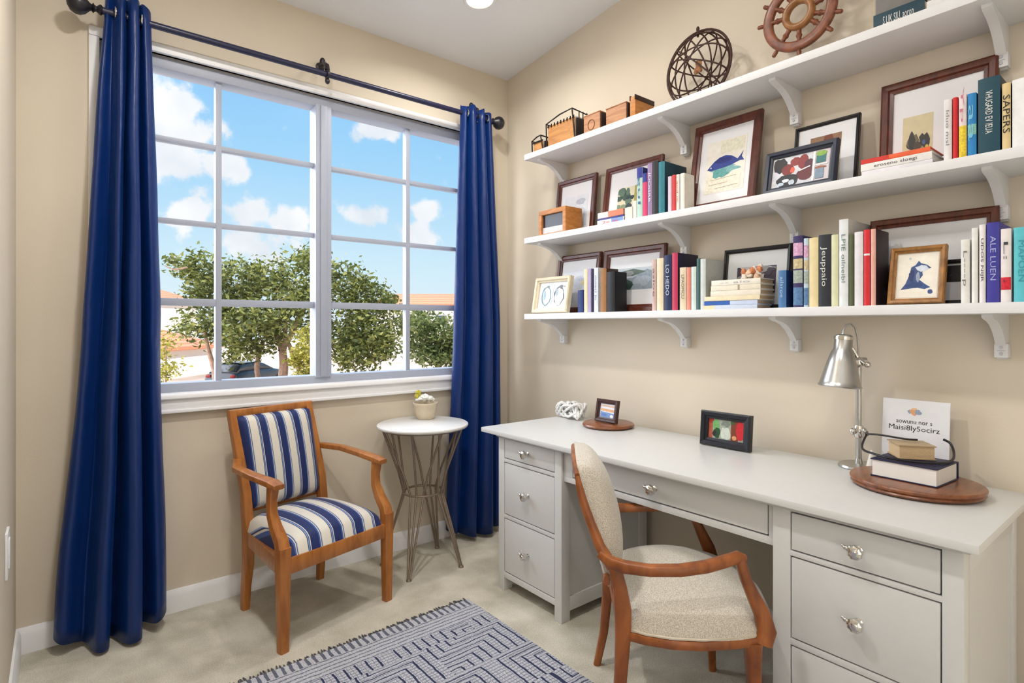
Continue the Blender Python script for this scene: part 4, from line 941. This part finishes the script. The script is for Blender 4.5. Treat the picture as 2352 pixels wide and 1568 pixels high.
def basket(label, x0, x1, y0, y1, h, hw):
    t = thing('wire_basket', label, 'basket', ((x0+x1)/2, (y0+y1)/2, T0), 'wire and wood baskets on the top shelf')
    part('front_board', MB().box(x0, x0+.008, y0-.01, y1+.006, T0+.001, T0+hw, .002), CRATE, t)
    part('liner', MB().box(x0+.012, x1-.012, y0-.012, y1+.012, T0+.001, T0+h*.80, .006), col((222, 216, 208), .9, var=.1, scale=60), t, label='pale liner')
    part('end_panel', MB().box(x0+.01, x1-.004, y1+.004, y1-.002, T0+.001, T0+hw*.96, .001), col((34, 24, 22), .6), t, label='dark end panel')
    mb = MB(); WR = .0038
    rim = [(x0-.004, y0, T0+h*.82), (x0-.006, (y0+y1)/2, T0+h*.95), (x0-.002, y1+.02, T0+h), (x1, y1, T0+h*.86), (x1, y0, T0+h*.80)]
    mb.tube(rim, WR, 6, closed=True)
    mb.tube([(x0, y0, T0+.003), (x0, y1, T0+.003), (x1, y1, T0+.003), (x1, y0, T0+.003)], WR, 6, closed=True)
    for k in range(5):
        f = k/4
        mb.tube([(x1, y0+(y1-y0)*f, T0+.003), (x1, y0+(y1-y0)*f, T0+h*.80+(h*.06)*f)], WR*.8, 6)
    mb.tube([(x0, y0, T0+.003), (x0-.004, y0, T0+h*.82)], WR, 6); mb.tube([(x0, y1, T0+.003), (x0-.002, y1+.02, T0+h)], WR, 6)
    for k in range(1, 5): mb.tube([(x0+(x1-x0)*k/5, y1, T0+.003), (x0+(x1-x0)*k/5, y1, T0+h*.93)], WR*.8, 6); mb.tube([(x0+(x1-x0)*k/5, y0, T0+.003), (x0+(x1-x0)*k/5, y0, T0+h*.8)], WR*.8, 6)
    for k in range(9):
        f = (k+.5)/9; mb.tube([(x0-.003, y0+(y1-y0)*f, T0+hw*.93), (x0-.005, y0+(y1-y0)*(f+.04), T0+hw*1.04)], WR*.9, 5)
    part('wire_frame', mb, col((30, 24, 22), .5, .3), t)
basket('small low wire basket at the far left end of the top shelf', -.19, -.06, -.46, -.548, .098, .068)
basket('tall wire basket with wooden front on the top shelf', -.19, -.05, -.575, -.785, .172, .128)

t = thing('wooden_box', 'orange wood box with dark glazed front on the middle shelf', 'box', (-.14, -.63, M0))
X0, X1, Y0, Y1, Zb, hh = -.205, -.085, -.528, -.732, M0+.0005, .136
mb = MB().box(X0, X1, Y0, Y0-.022, Zb, Zb+hh-.024, .001).box(X0, X1, Y1+.022, Y1, Zb, Zb+hh-.024, .001).box(X0, X1, Y0, Y1, Zb+hh-.024, Zb+hh, .002).box(X0, X1, Y0-.022, Y1+.022, Zb, Zb+.012, .001).box(X1-.01, X1, Y0-.022, Y1+.022, Zb+.012, Zb+hh-.024)
part('case', mb, BOXW, t)
part('dark_front', MB().box(X0+.014, X0+.018, Y0-.02, Y1+.02, Zb+.012, Zb+hh-.022), col((34, 36, 50), .25), t)
part('card', MB().box(X0+.010, X0+.0138, Y0-.022, Y1+.022, Zb+.012, Zb+.045), col((206, 204, 206), .7, var=.1), t, label='pale card')

# twig orb
OC = Vector((-.12, -1.434, T0+.156))
t = thing('wire_orb', 'round openwork orb of dark twigs leaning on the top shelf', 'ornament', (OC.x, OC.y, T0))
def circ(r, tilt, roll, flat=.34, n=44):
    M = Matrix.Rotation(roll, 3, 'X') @ Matrix.Rotation(tilt, 3, 'Z')
    ps = []
    for k in range(n):
        a = 2*PI*k/n; p = M @ Vector((0, r*math.cos(a), r*math.sin(a))); ps.append(OC+Vector((p.x*flat, p.y, p.z)))
    return ps
part('outer_ring', MB().tube(circ(.150, 0, 0), .0052, 8, closed=True), TWIG, t)
mb = MB().tube(circ(.139, .25, .3), .0038, 6, closed=True)
for ti, ro in ((.95, .2), (1.3, 1.05), (1.42, 1.95), (1.2, 2.7), (1.4, .55), (1.05, 1.5), (1.33, .05), (1.45, 2.35)): mb.tube(circ(.141, ti, ro), .0033, 6, closed=True)
part('twig_lattice', mb, TWIG, t)
part('stem', MB().ell(OC+Vector((0, 0, .162)), .007, .007, .012).tube([OC+Vector((0, 0, .165)), OC+Vector((0, 0, .13))], .005, 8), TWIG, t)
mb = MB()
for k in range(7): mb.ell(OC+Vector((-.01, random.uniform(-.016, .016), random.uniform(-.025, .025))), .01, .01, .013, 8, 6, .5, 5)
part('centre_knot', mb, col((168, 120, 84), .7, var=.2), t)

# ship wheel
WC = Vector((-.115, -1.845, 2.347))
t = thing('ship_wheel', 'brown wooden ship wheel with turned spokes standing on the top shelf', 'ship wheel', (WC.x, WC.y, T0))
def wp(r, a, x=0): return WC+Vector((x, -r*math.cos(a), r*math.sin(a)))
part('rim', MB().tube([wp(.113, 2*PI*k/56) for k in range(56)], [(.016, .011)]*56, 12, closed=True, ref=None, power=3.5) if False else MB().surf(lambda u, v: wp(.113+.0175*math.copysign(abs(math.cos(2*PI*v))**.5, math.cos(2*PI*v)), 2*PI*u, .011*math.copysign(abs(math.sin(2*PI*v))**.5, math.sin(2*PI*v))), 60, 14, wrapu=True), WHEELW, t)
part('hub', MB().surf(lambda u, v: wp(.046+.013*math.cos(2*PI*v), 2*PI*u, -.004+.016*math.sin(2*PI*v)), 40, 12, wrapu=True), wood('hub_wood', (130, 84, 40), (166, 112, 62), (16, 16, 16)), t)
for a in (-90, -128, 176, 148, -43, -20, 14, 50, 84, 116):
    a = R(a); e = .206 if abs(a+PI/2) < .01 else .155
    prof = [(.052, .009), (.07, .008), (.078, .011), (.088, .007), (.10, .010), (.126, .010), (.132, .006), (.137, .008), (.148, .007), (e-.004, .0075), (e, .004)]
    part('spoke', MB().tube([wp(r, a) for r, q in prof], [q for r, q in prof], 10), WHEELW, t)
part('stand', MB().box(WC.x-.03, WC.x+.03, WC.y-.022, WC.y+.022, T0+.0005, T0+.008, .002).tube([(WC.x, WC.y, T0+.006), (WC.x, WC.y, T0+.03)], .011, 10), BLACKM, t)

# ------------------------------------------------------------------ objects on the desk
DZ = .7405
mb = MB(); wc = Vector((-.135, -.705, DZ)); q = random.Random(11)
for k in range(9):
    a0 = k*.7; pts = []
    for i in range(28):
        a = 2*PI*i/28
        pts.append(wc+Vector((.048*math.cos(a+a0)*(.8+.2*math.sin(2*a+k)), .086*math.sin(a)*(.85+.15*math.cos(a*3+k)), .045+.030*math.sin(a*2+k*1.3)+.006*math.sin(5*a+k))))
    mb.tube(pts, .0065, 7, closed=True)
single('knot_ornament', mb, col((226, 226, 224), .4, var=.03), 'white openwork knotted ornament at the far left corner of the desk', 'ornament', tuple(wc))
mb = MB().lathe([(.002, 0), (.108, 0), (.118, .004), (.122, .010), (.119, .017), (.112, .0205), (.002, .0205)], (-.17, -.985, DZ), 56)
single('wooden_plaque', mb, WALNUT, 'small round brown wooden plaque under the little beach picture', 'plaque', (-.17, -.985, DZ))

# oval board
bc = Vector((-.243, -2.235, DZ))
def oval(sc, z): return [(bc.x+.155*sc*math.cos(2*PI*k/64), bc.y+.167*sc*math.sin(2*PI*k/64), z) for k in range(64)]
mb = MB(); rings = [(.88, DZ), (.95, DZ+.003), (.985, DZ+.009), (.96, DZ+.014), (.995, DZ+.018), (1., DZ+.023), (.985, DZ+.027), (.95, DZ+.028)]
base = []
for s, z in rings: base += oval(s, z)
mb.add(base, [[i*64+k, i*64+(k+1) % 64, (i+1)*64+(k+1) % 64, (i+1)*64+k] for i in range(len(rings)-1) for k in range(64)]+[list(range(64))[::-1], [(len(rings)-1)*64+k for k in range(64)]])
single('wooden_board', mb, WALNUT, 'large oval brown wooden board under the books at the desk end', 'board', tuple(bc))
BZ = DZ+.0283
flat_book('thick white-paged book with dark navy cover lying on the oval board', -.305, -.145, -2.142, -2.312, BZ, BZ+.052, (30, 30, 62), col((232, 228, 222), .8, var=.02), spine='+x', yaw=R(-4))
z2 = BZ+.0528
t = flat_book('small tan-paged old book on top of the thick navy one', -.232, -.140, -2.160, -2.258, z2, z2+.042, (176, 152, 118), OLDPAGES, spine=None, yaw=R(36))

# desk lamp
LX, LY = -.095, -2.033
t = thing('desk_lamp', 'brushed steel desk lamp with cone shade at the desk end', 'lamp', (LX, LY, DZ))
part('base', MB().lathe([(.002, 0), (.060, 0), (.062, .003), (.060, .009), (.054, .012), (.012, .014), (.010, .03), (.002, .03)], (LX, LY, DZ), 48), STEEL, t)
part('pole', MB().tube([(LX, LY, DZ+.012), (LX, LY, 1.105)], .0085, 16), STEEL, t)
part('joint', MB().ell((LX, LY, 1.095), .016, .016, .02).tube([(LX+.018, LY-.014, 1.10), (LX-.018, LY+.014, 1.10)], .013, 16).tube([(LX-.008, LY-.022, 1.09), (LX+.004, LY+.03, 1.125)], .008, 12).ell((LX+.008, LY-.024, 1.088), .011, .011, .011), CHROME, t)
sx, sy = LX-.052, LY+.040
TS = Matrix.Rotation(R(4), 3, 'Y') @ Matrix.Rotation(R(3), 3, 'X')
part('shade', MB().lathe([(.002, .178), (.020, .178), (.026, .174), (.027, .166), (.0275, .128), (.034, .118), (.044, .085), (.060, .018), (.063, .010), (.067, .004), (.065, 0), (.060, .004), (.041, .086), (.030, .116), (.025, .13), (.002, .13)], (sx, sy, 1.012), 48, TS), STEEL, t)
part('bulb', MB().ell((sx, sy, 1.075), .022, .022, .032), col((236, 234, 226), .3), t)
part('collar', MB().lathe([(.002, 0), (.0295, 0), (.0295, .01), (.002, .01)], (sx+.011, sy-.008, 1.172), 32, TS).ell((sx+.022, sy+.012, 1.178), .007, .007, .007), CHROME, t)
part('cord', MB().tube([(sx+.012, sy-.006, 1.18), (sx+.014, sy-.006, 1.205), (sx+.022, sy-.013, 1.222), (sx+.034, sy-.023, 1.225), (sx+.044, sy-.032, 1.212), (sx+.05, sy-.037, 1.18), (sx+.052, sy-.039, 1.14), (LX, LY, 1.11)], .0036, 8), STEEL, t)
part('arm', MB().tube([(sx+.024, sy-.018, 1.16), (sx+.04, sy-.03, 1.135), (LX, LY, 1.105)], .006, 8), CHROME, t)
part('clamp', MB().lathe([(.002, -.02), (.013, -.02), (.015, -.014), (.015, .014), (.013, .02), (.002, .02)], (LX, LY, .862), 20).ell((LX-.02, LY+.012, .862), .009, .009, .012).tube([(LX, LY, .866), (LX-.01, LY-.022, .872), (LX-.03, LY-.035, .858)], .006, 8), CHROME, t)
BLKC = col((30, 28, 30), .4, var=.05, name='black_cord')
zt = z2+.044
mb = MB()
def smooth(c, n=40): return [Vector(spline([tuple(p) for p in c], k/n)) for k in range(n+1)]
# cord: from the clamp down, round the front of the small book, behind it and back to the clamp
mb.tube(smooth([(LX-.012, LY-.03, .862), (-.215, -2.085, .832), (-.262, -2.135, BZ+.0585), (-.284, -2.205, BZ+.0575), (-.255, -2.287, BZ+.0575), (-.185, -2.308, BZ+.0585), (-.125, -2.300, .840), (-.098, -2.285, .862), (-.10, -2.268, .872)]), .0036, 8)
mb.tube(smooth([(LX-.012, LY-.03, .866), (-.18, -2.09, .872), (-.19, -2.13, zt+.010), (-.18, -2.19, zt+.006), (-.165, -2.22, zt+.0055)]), .003, 8)
part('black_cord', mb, BLKC, t, label='black cord looping round the small book')

# card leaning against the wall
t = thing('sign_card', 'white card with black lettering leaning on the wall behind the stacked books', 'sign', (-.1, -2.185, DZ))
sn, cs = math.sin(R(5)), math.cos(R(5))
def Tc(u, v, n): return Vector((-.072+v*sn-n*cs, -2.093-.182*u, DZ+.001+v*cs+n*sn))
CH = .238
part('card', MB().box(0, 1, 0, CH, 0, .003, T=Tc), col((232, 232, 236), .5, var=.01), t)
mb = MB(); X = (0, -1, 0); Y = (sn, 0, cs)
put_text(mb, 'aowunu nor s', .021, Tc(.485, CH*.705, .003), X, Y, width=.098, lift=.0005)
put_text(mb, 'Maisi8ly5ocirz', .023, Tc(.48, CH*.615, .003), X, Y, width=.138, lift=.0005)
part('lettering', mb, col((24, 24, 26), .6, var=0.), t, recalc=False)
mb = MB()
for k, (u, v, r, mi) in enumerate(((.42, .84, .006, 2), (.46, .85, .008, 0), (.50, .865, .007, 1), (.49, .83, .009, 0), (.54, .84, .008, 2), (.57, .83, .005, 2), (.47, .88, .004, 1))):
    mb.prism(blob(0, 0, r, r, k+2, 14, .5), lambda a, b, n, u=u, v=v: Tc(u+a/.182, v*CH+b, n), .003, .0034+.0001*k, mi)
part('emblem', mb, [col((222, 164, 120), .6), col((232, 190, 150), .6), col((150, 164, 184), .6)], t)
mb = MB().lathe([(.002, 0), (.017, 0), (.0175, .004), (.004, .062), (.001, .066)], (-.105, -2.075, DZ), 20)
single('paper_cone', mb, col((236, 230, 222), .6, var=.03), 'tiny white cone standing behind the lamp base', 'ornament', (-.105, -2.075, DZ))

# ------------------------------------------------------------------ outside
GZ = -2.1
mb = MB().box(-60, 90, 6, 130, GZ-.3, GZ)
struct('ground', mb, col((206, 184, 166), .9, var=.12, scale=.6, name='pale_paving'), label='pale sunlit paving outside the window', cat='ground')
LEAFA = leaf_mat('olive_leaves', (66, 76, 30), (112, 122, 52), (180, 178, 100))
LEAFB = leaf_mat('dark_leaves', (80, 94, 50), (118, 132, 70), (168, 174, 106))
LEAFY = leaf_mat('yellow_leaves', (120, 120, 40), (170, 164, 62), (206, 194, 96))
BARK = col((176, 142, 122), .9, var=.25, scale=6, name='bark')
def foliage(lobes, n, size, seed, zmin=GZ+.4):
    q = random.Random(seed); mb = MB(); vs = []; fs = []
    tot = sum(l[3]**2 for l in lobes)
    for (x, y, z, r) in lobes:
        k = int(n*r*r/tot); cl = max(4, int(16*r*r)+5); cs_ = []
        for i in range(cl):
            d = Vector((q.gauss(0, 1), q.gauss(0, 1), q.gauss(0, 1))).normalized()*r*(.35+.6*math.sqrt(q.random()))
            cs_.append(Vector((x, y, z))+Vector((d.x, d.y, d.z*.9)))
        for i in range(k):
            c = q.choice(cs_); s = r*.17+.10
            p = c+Vector((q.gauss(0, s), q.gauss(0, s), q.gauss(0, s*.75)))
            if p.z < zmin: continue
            a = Vector((q.gauss(0, 1), q.gauss(0, 1), q.gauss(0, .6))).normalized()
            b = a.cross(Vector((q.gauss(0, 1), q.gauss(0, 1), q.gauss(0, 1)))).normalized()
            l = size*q.uniform(.6, 1.3); w = l*.45; o = len(vs)
            m = a.cross(b)*(l*.12)
            vs += [p-a*l*.5, p-b*w*.5+m, p+a*l*.5, p+b*w*.5+m]; fs += [[o, o+1, o+2], [o, o+2, o+3]]
    mb.v = vs; mb.f = fs; mb.m = [0]*len(fs)
    return mb
def tree(name, label, lobes, n, size, seed, mat, limbs, cat='tree', group='trees outside the window'):
    base = limbs[0][0][0] if limbs else (lobes[0][0], lobes[0][1], GZ)
    t = thing(name, label, cat, (base[0], base[1], GZ), group)
    part('foliage', foliage(lobes, n, size, seed), mat, t, recalc=False, ang=180)
    for k, (pts, r0, r1) in enumerate(limbs):
        m = len(pts); ps = smooth(pts, 5*(m-1))
        part('trunk' if k == 0 else 'branch', MB().tube(ps, [r0+(r1-r0)*i/(len(ps)-1) for i in range(len(ps))], 9), BARK, t)
    return t
MAIN = [(2.74,29.21,4.01,0.82),(3.70,29.72,3.95,1.12),(2.08,28.46,4.28,0.29),(3.67,28.46,2.88,1.04),(4.84,27.51,3.53,1.34),(6.14,27.75,2.72,1.57),(7.20,25.61,3.53,1.56),(7.97,26.27,4.51,0.67),(7.03,24.46,1.78,1.46),(8.97,24.18,3.32,1.19),(10.32,24.37,2.50,1.23),(10.65,22.83,2.24,0.65),(2.97,27.74,1.26,0.94),(4.17,28.05,1.37,1.30),(5.08,26.03,1.16,1.56),(6.0,26.6,1.2,.9),(8.88,24.25,1.26,1.62),(10.06,23.30,0.94,1.51),(8.65,23.15,0.11,1.15),(4.75,26.30,0.11,0.83),(10.48,22.96,0.07,0.86),(9.30,22.63,-0.30,0.83)]
RIGHT = [(14.33,26.28,0.51,1.27),(15.42,25.40,0.63,1.15),(16.67,25.67,0.09,1.31),(14.31,25.01,-0.46,0.86),(15.82,25.08,-0.51,1.02),(14.73,27.24,1.40,0.92)]
YEL = [(6.07,21.38,0.42,0.59),(6.36,21.15,-0.04,0.56),(5.86,21.55,-0.32,0.41),(6.15,21.3,-.8,.5),(6.1,21.3,-1.4,.5)]
LEFTB = [(0.21,15.83,0.75,0.27),(0.14,15.89,0.38,0.22),(0.30,15.75,-0.05,0.27),(0.11,15.91,-0.24,0.27),(.2,15.85,-.9,.35),(.2,15.85,-1.5,.4)]
tree('spreading_tree', 'broad olive green tree spreading across the middle of the window view', MAIN, 17000, .28, 1, LEAFA,
     [([(6.45, 26.2, GZ), (6.56, 26.12, -.79), (6.53, 26.15, .07), (6.83, 25.91, .72), (7.2, 25.61, 1.9)], .26, .09),
      ([(6.53, 26.15, -.1), (6.22, 26.4, .94), (5.94, 26.63, 1.9)], .17, .06), ([(6.6, 26.1, .3), (6.61, 26.08, 1.59), (6.5, 26.1, 2.6)], .13, .05), ([(6.9, 25.85, .8), (7.45, 25.4, 2.24)], .11, .05),
      ([(7.5, 25.35, GZ), (7.1, 25.7, -.8), (6.75, 25.95, .3)], .15, .10), ([(5.68, 26.83, GZ), (5.52, 26.97, -.79), (5.77, 26.76, .5)], .15, .09), ([(3.75, 27.1, GZ), (3.65, 27.19, -.93), (3.42, 27.37, .11), (3.29, 27.47, .9)], .15, .07), ([(2.64, 28.0, 4.0), (2.16, 28.39, 3.9), (1.8, 28.68, 4.08)], .05, .02)])
tree('bushy_tree', 'darker green bushy tree at the right edge of the window view', RIGHT, 5200, .30, 2, LEAFB, [([(15.2, 25.6, GZ), (15.1, 25.6, -.5), (15.2, 25.5, .5)], .2, .1), ([(15.1, 25.6, -.6), (14.5, 25.9, .6)], .1, .05)])
tree('yellow_shrub', 'yellow green shrub at the foot of the spreading tree', YEL, 2200, .20, 3, LEAFY, [([(6.1, 21.3, GZ), (6.1, 21.3, -1), (6.1, 21.3, .2)], .06, .03)], 'shrub', 'shrubs outside the window')
tree('leafy_shrub', 'slender leafy shrub beside the left curtain outside the window', LEFTB, 900, .14, 4, LEAFY, [([(.2, 15.85, GZ), (.2, 15.85, -.9), (.2, 15.83, .7)], .04, .015)], 'shrub', 'shrubs outside the window')
STUCCO = col((242, 234, 224), .9, var=.03, scale=2, name='stucco'); TILE = tile_mat()
def house(label, c, hw, hd, eave, ridge, hip, wins, yaw=R(-38.9), garage=None):
    Rz = Matrix.Rotation(yaw, 3, 'Z'); c = Vector((c[0], c[1], GZ))
    def T(x, y, z): return c+Rz @ Vector((x, y, z))
    t = thing('house', label, 'house', tuple(c), 'houses outside the window')
    part('walls', MB().box(-hw, hw, -hd, hd, 0, eave-GZ, T=T), STUCCO, t)
    o = .5; e = eave-GZ; r = ridge-GZ
    v = [(-hw-o, -hd-o, e), (hw+o, -hd-o, e), (hw+o, hd+o, e), (-hw-o, hd+o, e), (-hw+hip, 0, r), (hw-hip, 0, r)]
    v += [(x, y, z-.18) for x, y, z in v[:4]]
    part('roof', MB().add([T(*p) for p in v], [[0, 1, 5, 4], [1, 2, 5], [2, 3, 4, 5], [3, 0, 4], [0, 6, 7, 1], [1, 7, 8, 2], [2, 8, 9, 3], [3, 9, 6, 0], [6, 9, 8, 7]]), TILE, t)
    for (x0, x1, z0, z1) in wins:
        w = part('window', MB().box(x0-.08, x1+.08, -hd-.06, -hd+.02, z0-.08, z1+.08, T=T), col((236, 232, 228), .6), t)
        part('pane', MB().box(x0, x1, -hd-.07, -hd-.05, z0, z1, T=T), col((92, 104, 118), .15), w)
    if garage:
        x0, x1, z1 = garage
        part('garage_door', MB().box(x0, x1, -hd-.05, -hd+.02, 0, z1, .02, T=T), col((232, 226, 216), .6), t)
    return t
house('white garage building with low tiled roof at lower left outside', (1.9, 40.8), 3.2, 3.0, -.15, 1.25, 2.9, [], garage=(-1.6, 1.2, 1.55))
house('white two-storey house with tiled roof at upper left outside', (2.3, 56.5), 4.4, 3.6, 3.35, 4.85, 3.0, [(2.1, 3.0, 4.2, 4.9), (-1, 0, 4.2, 4.9)])
house('white house with tiled roof at the right edge outside', (26.6, 43.8), 5.2, 4.0, 3.1, 4.25, 1.0, [(-3.2, -2.2, 3.2, 4.2), (0, 1, 3.2, 4.2)])
# parked car, seen from behind
Rz = Matrix.Rotation(R(-48), 3, 'Z'); cc = Vector((5.65, 29.3, GZ))
def Tv(x, y, z): return cc+Rz @ Vector((x, y, z))
t = thing('car', 'dark parked car with a grey roof below the spreading tree', 'car', tuple(cc), )
sec = [(-2.15, .35, .70, .86), (-2.1, .35, .95, .88), (-1.5, .35, 1.02, .90), (0, .3, 1.04, .9), (1.2, .3, 1.02, .9), (1.95, .35, .88, .86), (2.15, .38, .66, .8)]
def carsurf(u, v, prof):
    x = u*(len(prof)-1); i = min(int(x), len(prof)-2); f = x-i; a, b = prof[i], prof[i+1]
    Yp, z0, z1, hw = [a[k]+(b[k]-a[k])*f for k in range(4)]
    th = 2*PI*v; c, s = math.cos(th), math.sin(th)
    return Tv(hw*math.copysign(abs(c)**.45, c), Yp, (z0+z1)/2+(z1-z0)/2*math.copysign(abs(s)**.5, s))
CARP = col((44, 48, 60), .3, spec=.6, name='car_paint')
def carbody(prof): 
    mb = MB().surf(lambda a, b: carsurf(b, a, prof), 24, 18, wrapu=True, cap=True); return mb
part('body', carbody(sec), CARP, t)
cab = [(-1.95, .9, 1.02, .76), (-1.55, .9, 1.36, .70), (-1.2, .9, 1.43, .68), (0, .9, 1.44, .68), (.5, .9, 1.34, .70), (1.15, .9, 1.03, .76)]
part('cabin_glass', carbody(cab), col((36, 42, 54), .12, spec=.6), t)
part('roof', MB().surf(lambda u, v: Tv((2*u-1)*.64, -1.45+1.75*v, 1.42+.035*(1-(2*u-1)**2)), 8, 8).surf(lambda u, v: Tv((2*u-1)*.64, -1.45+1.75*v, 1.40), 8, 8), col((150, 156, 164), .3), t, label='pale grey roof')
for x in (-.8, .8):
    for y in (-1.35, 1.35):
        TX = Matrix.Rotation(R(-48), 3, 'Z') @ Matrix(((0, 0, 1), (0, 1, 0), (-1, 0, 0)))
        part('wheel', MB().lathe([(.01, -.1), (.22, -.1), (.33, -.09), (.34, 0), (.33, .09), (.22, .1), (.01, .1)], Tv(x, y, .34), 24, TX), col((28, 28, 30), .7), t)
for x in (-.66, .66): part('tail_light', MB().box(x-.13, x+.13, -2.17, -2.1, .74, .88, .02, T=Tv), col((150, 30, 30), .3), t, label='red tail light')
part('bumper', MB().box(-.84, .84, -2.24, -2.08, .38, .56, .04, T=Tv), col((30, 32, 38), .5), t)

# ------------------------------------------------------------------ light: sun, cloudy sky
sd = bpy.data.lights.new('sun', 'SUN'); sd.energy = 3.1; sd.angle = R(1); sd.color = (1, .95, .86)
so = bpy.data.objects.new('sun', sd); COL.objects.link(so)
so.rotation_euler = Vector((.62, -.34, .70)).to_track_quat('Z', 'Y').to_euler()

wd = bpy.data.worlds.new('sky'); SC.world = wd; wd.use_nodes = True
nt = wd.node_tree; N = nt.nodes; L = nt.links; N.clear()
out = N.new('ShaderNodeOutputWorld'); bg = N.new('ShaderNodeBackground'); L.new(bg.outputs[0], out.inputs[0])
tc = N.new('ShaderNodeTexCoord')
def mth(op, a=None, c=None, d=None, clamp=False):
    n = N.new('ShaderNodeMath'); n.operation = op; n.use_clamp = clamp
    for i, x in enumerate((a, c, d)):
        if x is None: continue
        if isinstance(x, (int, float)): n.inputs[i].default_value = x
        else: L.new(x, n.inputs[i])
    return n.outputs[0]
nm = N.new('ShaderNodeVectorMath'); nm.operation = 'NORMALIZE'; L.new(tc.outputs['Generated'], nm.inputs[0])
sp = N.new('ShaderNodeSeparateXYZ'); L.new(nm.outputs[0], sp.inputs[0])
sky = ramp(N, [(0., (226, 240, 246)), (.10, (206, 234, 248)), (.25, (164, 214, 248)), (.45, (122, 190, 244)), (1., (70, 140, 220))])
L.new(sp.outputs['Z'], sky.inputs['Fac'])
CL = [(0.119, 0.943, 0.31, 0.085), (0.154, 0.943, 0.285, 0.072), (0.14, 0.958, 0.24, 0.08), (0.19, 0.952, 0.242, 0.05), (0.238, 0.955, 0.177, 0.05), (0.294, 0.94, 0.171, 0.05), (0.25, 0.959, 0.124, 0.07), (0.15, 0.977, 0.167, 0.05), (0.403, 0.858, 0.318, 0.042), (0.399, 0.899, 0.181, 0.045), (0.497, 0.844, 0.2, 0.046), (0.48, 0.858, 0.156, 0.05)]
acc = None
for x, y, z, r in CL:
    v = N.new('ShaderNodeVectorMath'); v.operation = 'SUBTRACT'; L.new(nm.outputs[0], v.inputs[0]); v.inputs[1].default_value = (x, y, z)
    s2 = N.new('ShaderNodeVectorMath'); s2.operation = 'MULTIPLY'; L.new(v.outputs[0], s2.inputs[0]); s2.inputs[1].default_value = (1, 1, 1.5)
    l = N.new('ShaderNodeVectorMath'); l.operation = 'LENGTH'; L.new(s2.outputs[0], l.inputs[0])
    w = mth('MULTIPLY_ADD', l.outputs['Value'], -1/(r*1.25), 1., True)
    acc = w if acc is None else mth('MAXIMUM', acc, w)
nz = N.new('ShaderNodeTexNoise'); nz.inputs['Scale'].default_value = 21; nz.inputs['Detail'].default_value = 5; nz.inputs['Roughness'].default_value = .55
L.new(nm.outputs[0], nz.inputs['Vector'])
cl = mth('MULTIPLY_ADD', mth('SUBTRACT', nz.outputs['Fac'], .5), 1.9, acc)
mr = N.new('ShaderNodeMapRange'); mr.interpolation_type = 'SMOOTHSTEP'; mr.inputs['From Min'].default_value = .28; mr.inputs['From Max'].default_value = .62; L.new(cl, mr.inputs['Value'])
nz2 = N.new('ShaderNodeTexNoise'); nz2.inputs['Scale'].default_value = 9; nz2.inputs['Detail'].default_value = 4; L.new(nm.outputs[0], nz2.inputs['Vector'])
cc_ = ramp(N, [(.35, (226, 232, 240)), (.6, (252, 252, 252))]); L.new(nz2.outputs['Fac'], cc_.inputs['Fac'])
mx = N.new('ShaderNodeMix'); mx.data_type = 'RGBA'
L.new(mth('MULTIPLY', mr.outputs['Result'], .92), mx.inputs['Factor']); L.new(sky.outputs['Color'], mx.inputs['A']); L.new(cc_.outputs['Color'], mx.inputs['B'])
# white fill added to the unseen sky on the left, brightening the room
sky_fill = N.new('ShaderNodeMapRange'); sky_fill.interpolation_type = 'SMOOTHSTEP'; sky_fill.inputs['From Min'].default_value = .0; sky_fill.inputs['From Max'].default_value = .5
L.new(mth('MULTIPLY', sp.outputs['X'], -1.), sky_fill.inputs['Value'])
sky_fill_w = mth('MULTIPLY', sky_fill.outputs['Result'], mth('MULTIPLY_ADD', nz2.outputs['Fac'], .4, .8))
mb2 = N.new('ShaderNodeMix'); mb2.data_type = 'RGBA'; L.new(mth('MINIMUM', sky_fill_w, 1.), mb2.inputs['Factor']); L.new(mx.outputs['Result'], mb2.inputs['A'])
SKY_FILL = 1.3
mb2.inputs['B'].default_value = (SKY_FILL*.97, SKY_FILL*.99, SKY_FILL*1.03, 1)
# glow added to unseen sky left of the window, lighting the right wall
dt = N.new('ShaderNodeVectorMath'); dt.operation = 'DOT_PRODUCT'; L.new(nm.outputs[0], dt.inputs[0]); dt.inputs[1].default_value = Vector((-.80, .52, .32)).normalized()
gl = N.new('ShaderNodeMapRange'); gl.interpolation_type = 'SMOOTHSTEP'; gl.inputs['From Min'].default_value = .55; gl.inputs['From Max'].default_value = .92; gl.inputs['To Max'].default_value = 6.2
L.new(dt.outputs['Value'], gl.inputs['Value'])
glc = N.new('ShaderNodeVectorMath'); glc.operation = 'SCALE'; glc.inputs[0].default_value = (.92, .98, 1.08); L.new(gl.outputs['Result'], glc.inputs['Scale'])
ad = N.new('ShaderNodeVectorMath'); ad.operation = 'ADD'; L.new(mb2.outputs['Result'], ad.inputs[0]); L.new(glc.outputs['Vector'], ad.inputs[1])
L.new(ad.outputs['Vector'], bg.inputs['Color'])
bg.inputs['Strength'].default_value = .93

SC.view_settings.view_transform = 'Standard'; SC.view_settings.look = 'None'; SC.view_settings.exposure = .17; SC.view_settings.gamma = 1
SC.view_settings.use_curve_mapping = False
SC.cycles.use_adaptive_sampling = True; SC.cycles.adaptive_threshold = .08; SC.cycles.max_bounces = 6; SC.cycles.diffuse_bounces = 3; SC.cycles.glossy_bounces = 3; SC.cycles.transparent_max_bounces = 12
SC.cycles.use_denoising = True
SC.cycles.sample_clamp_indirect = 6
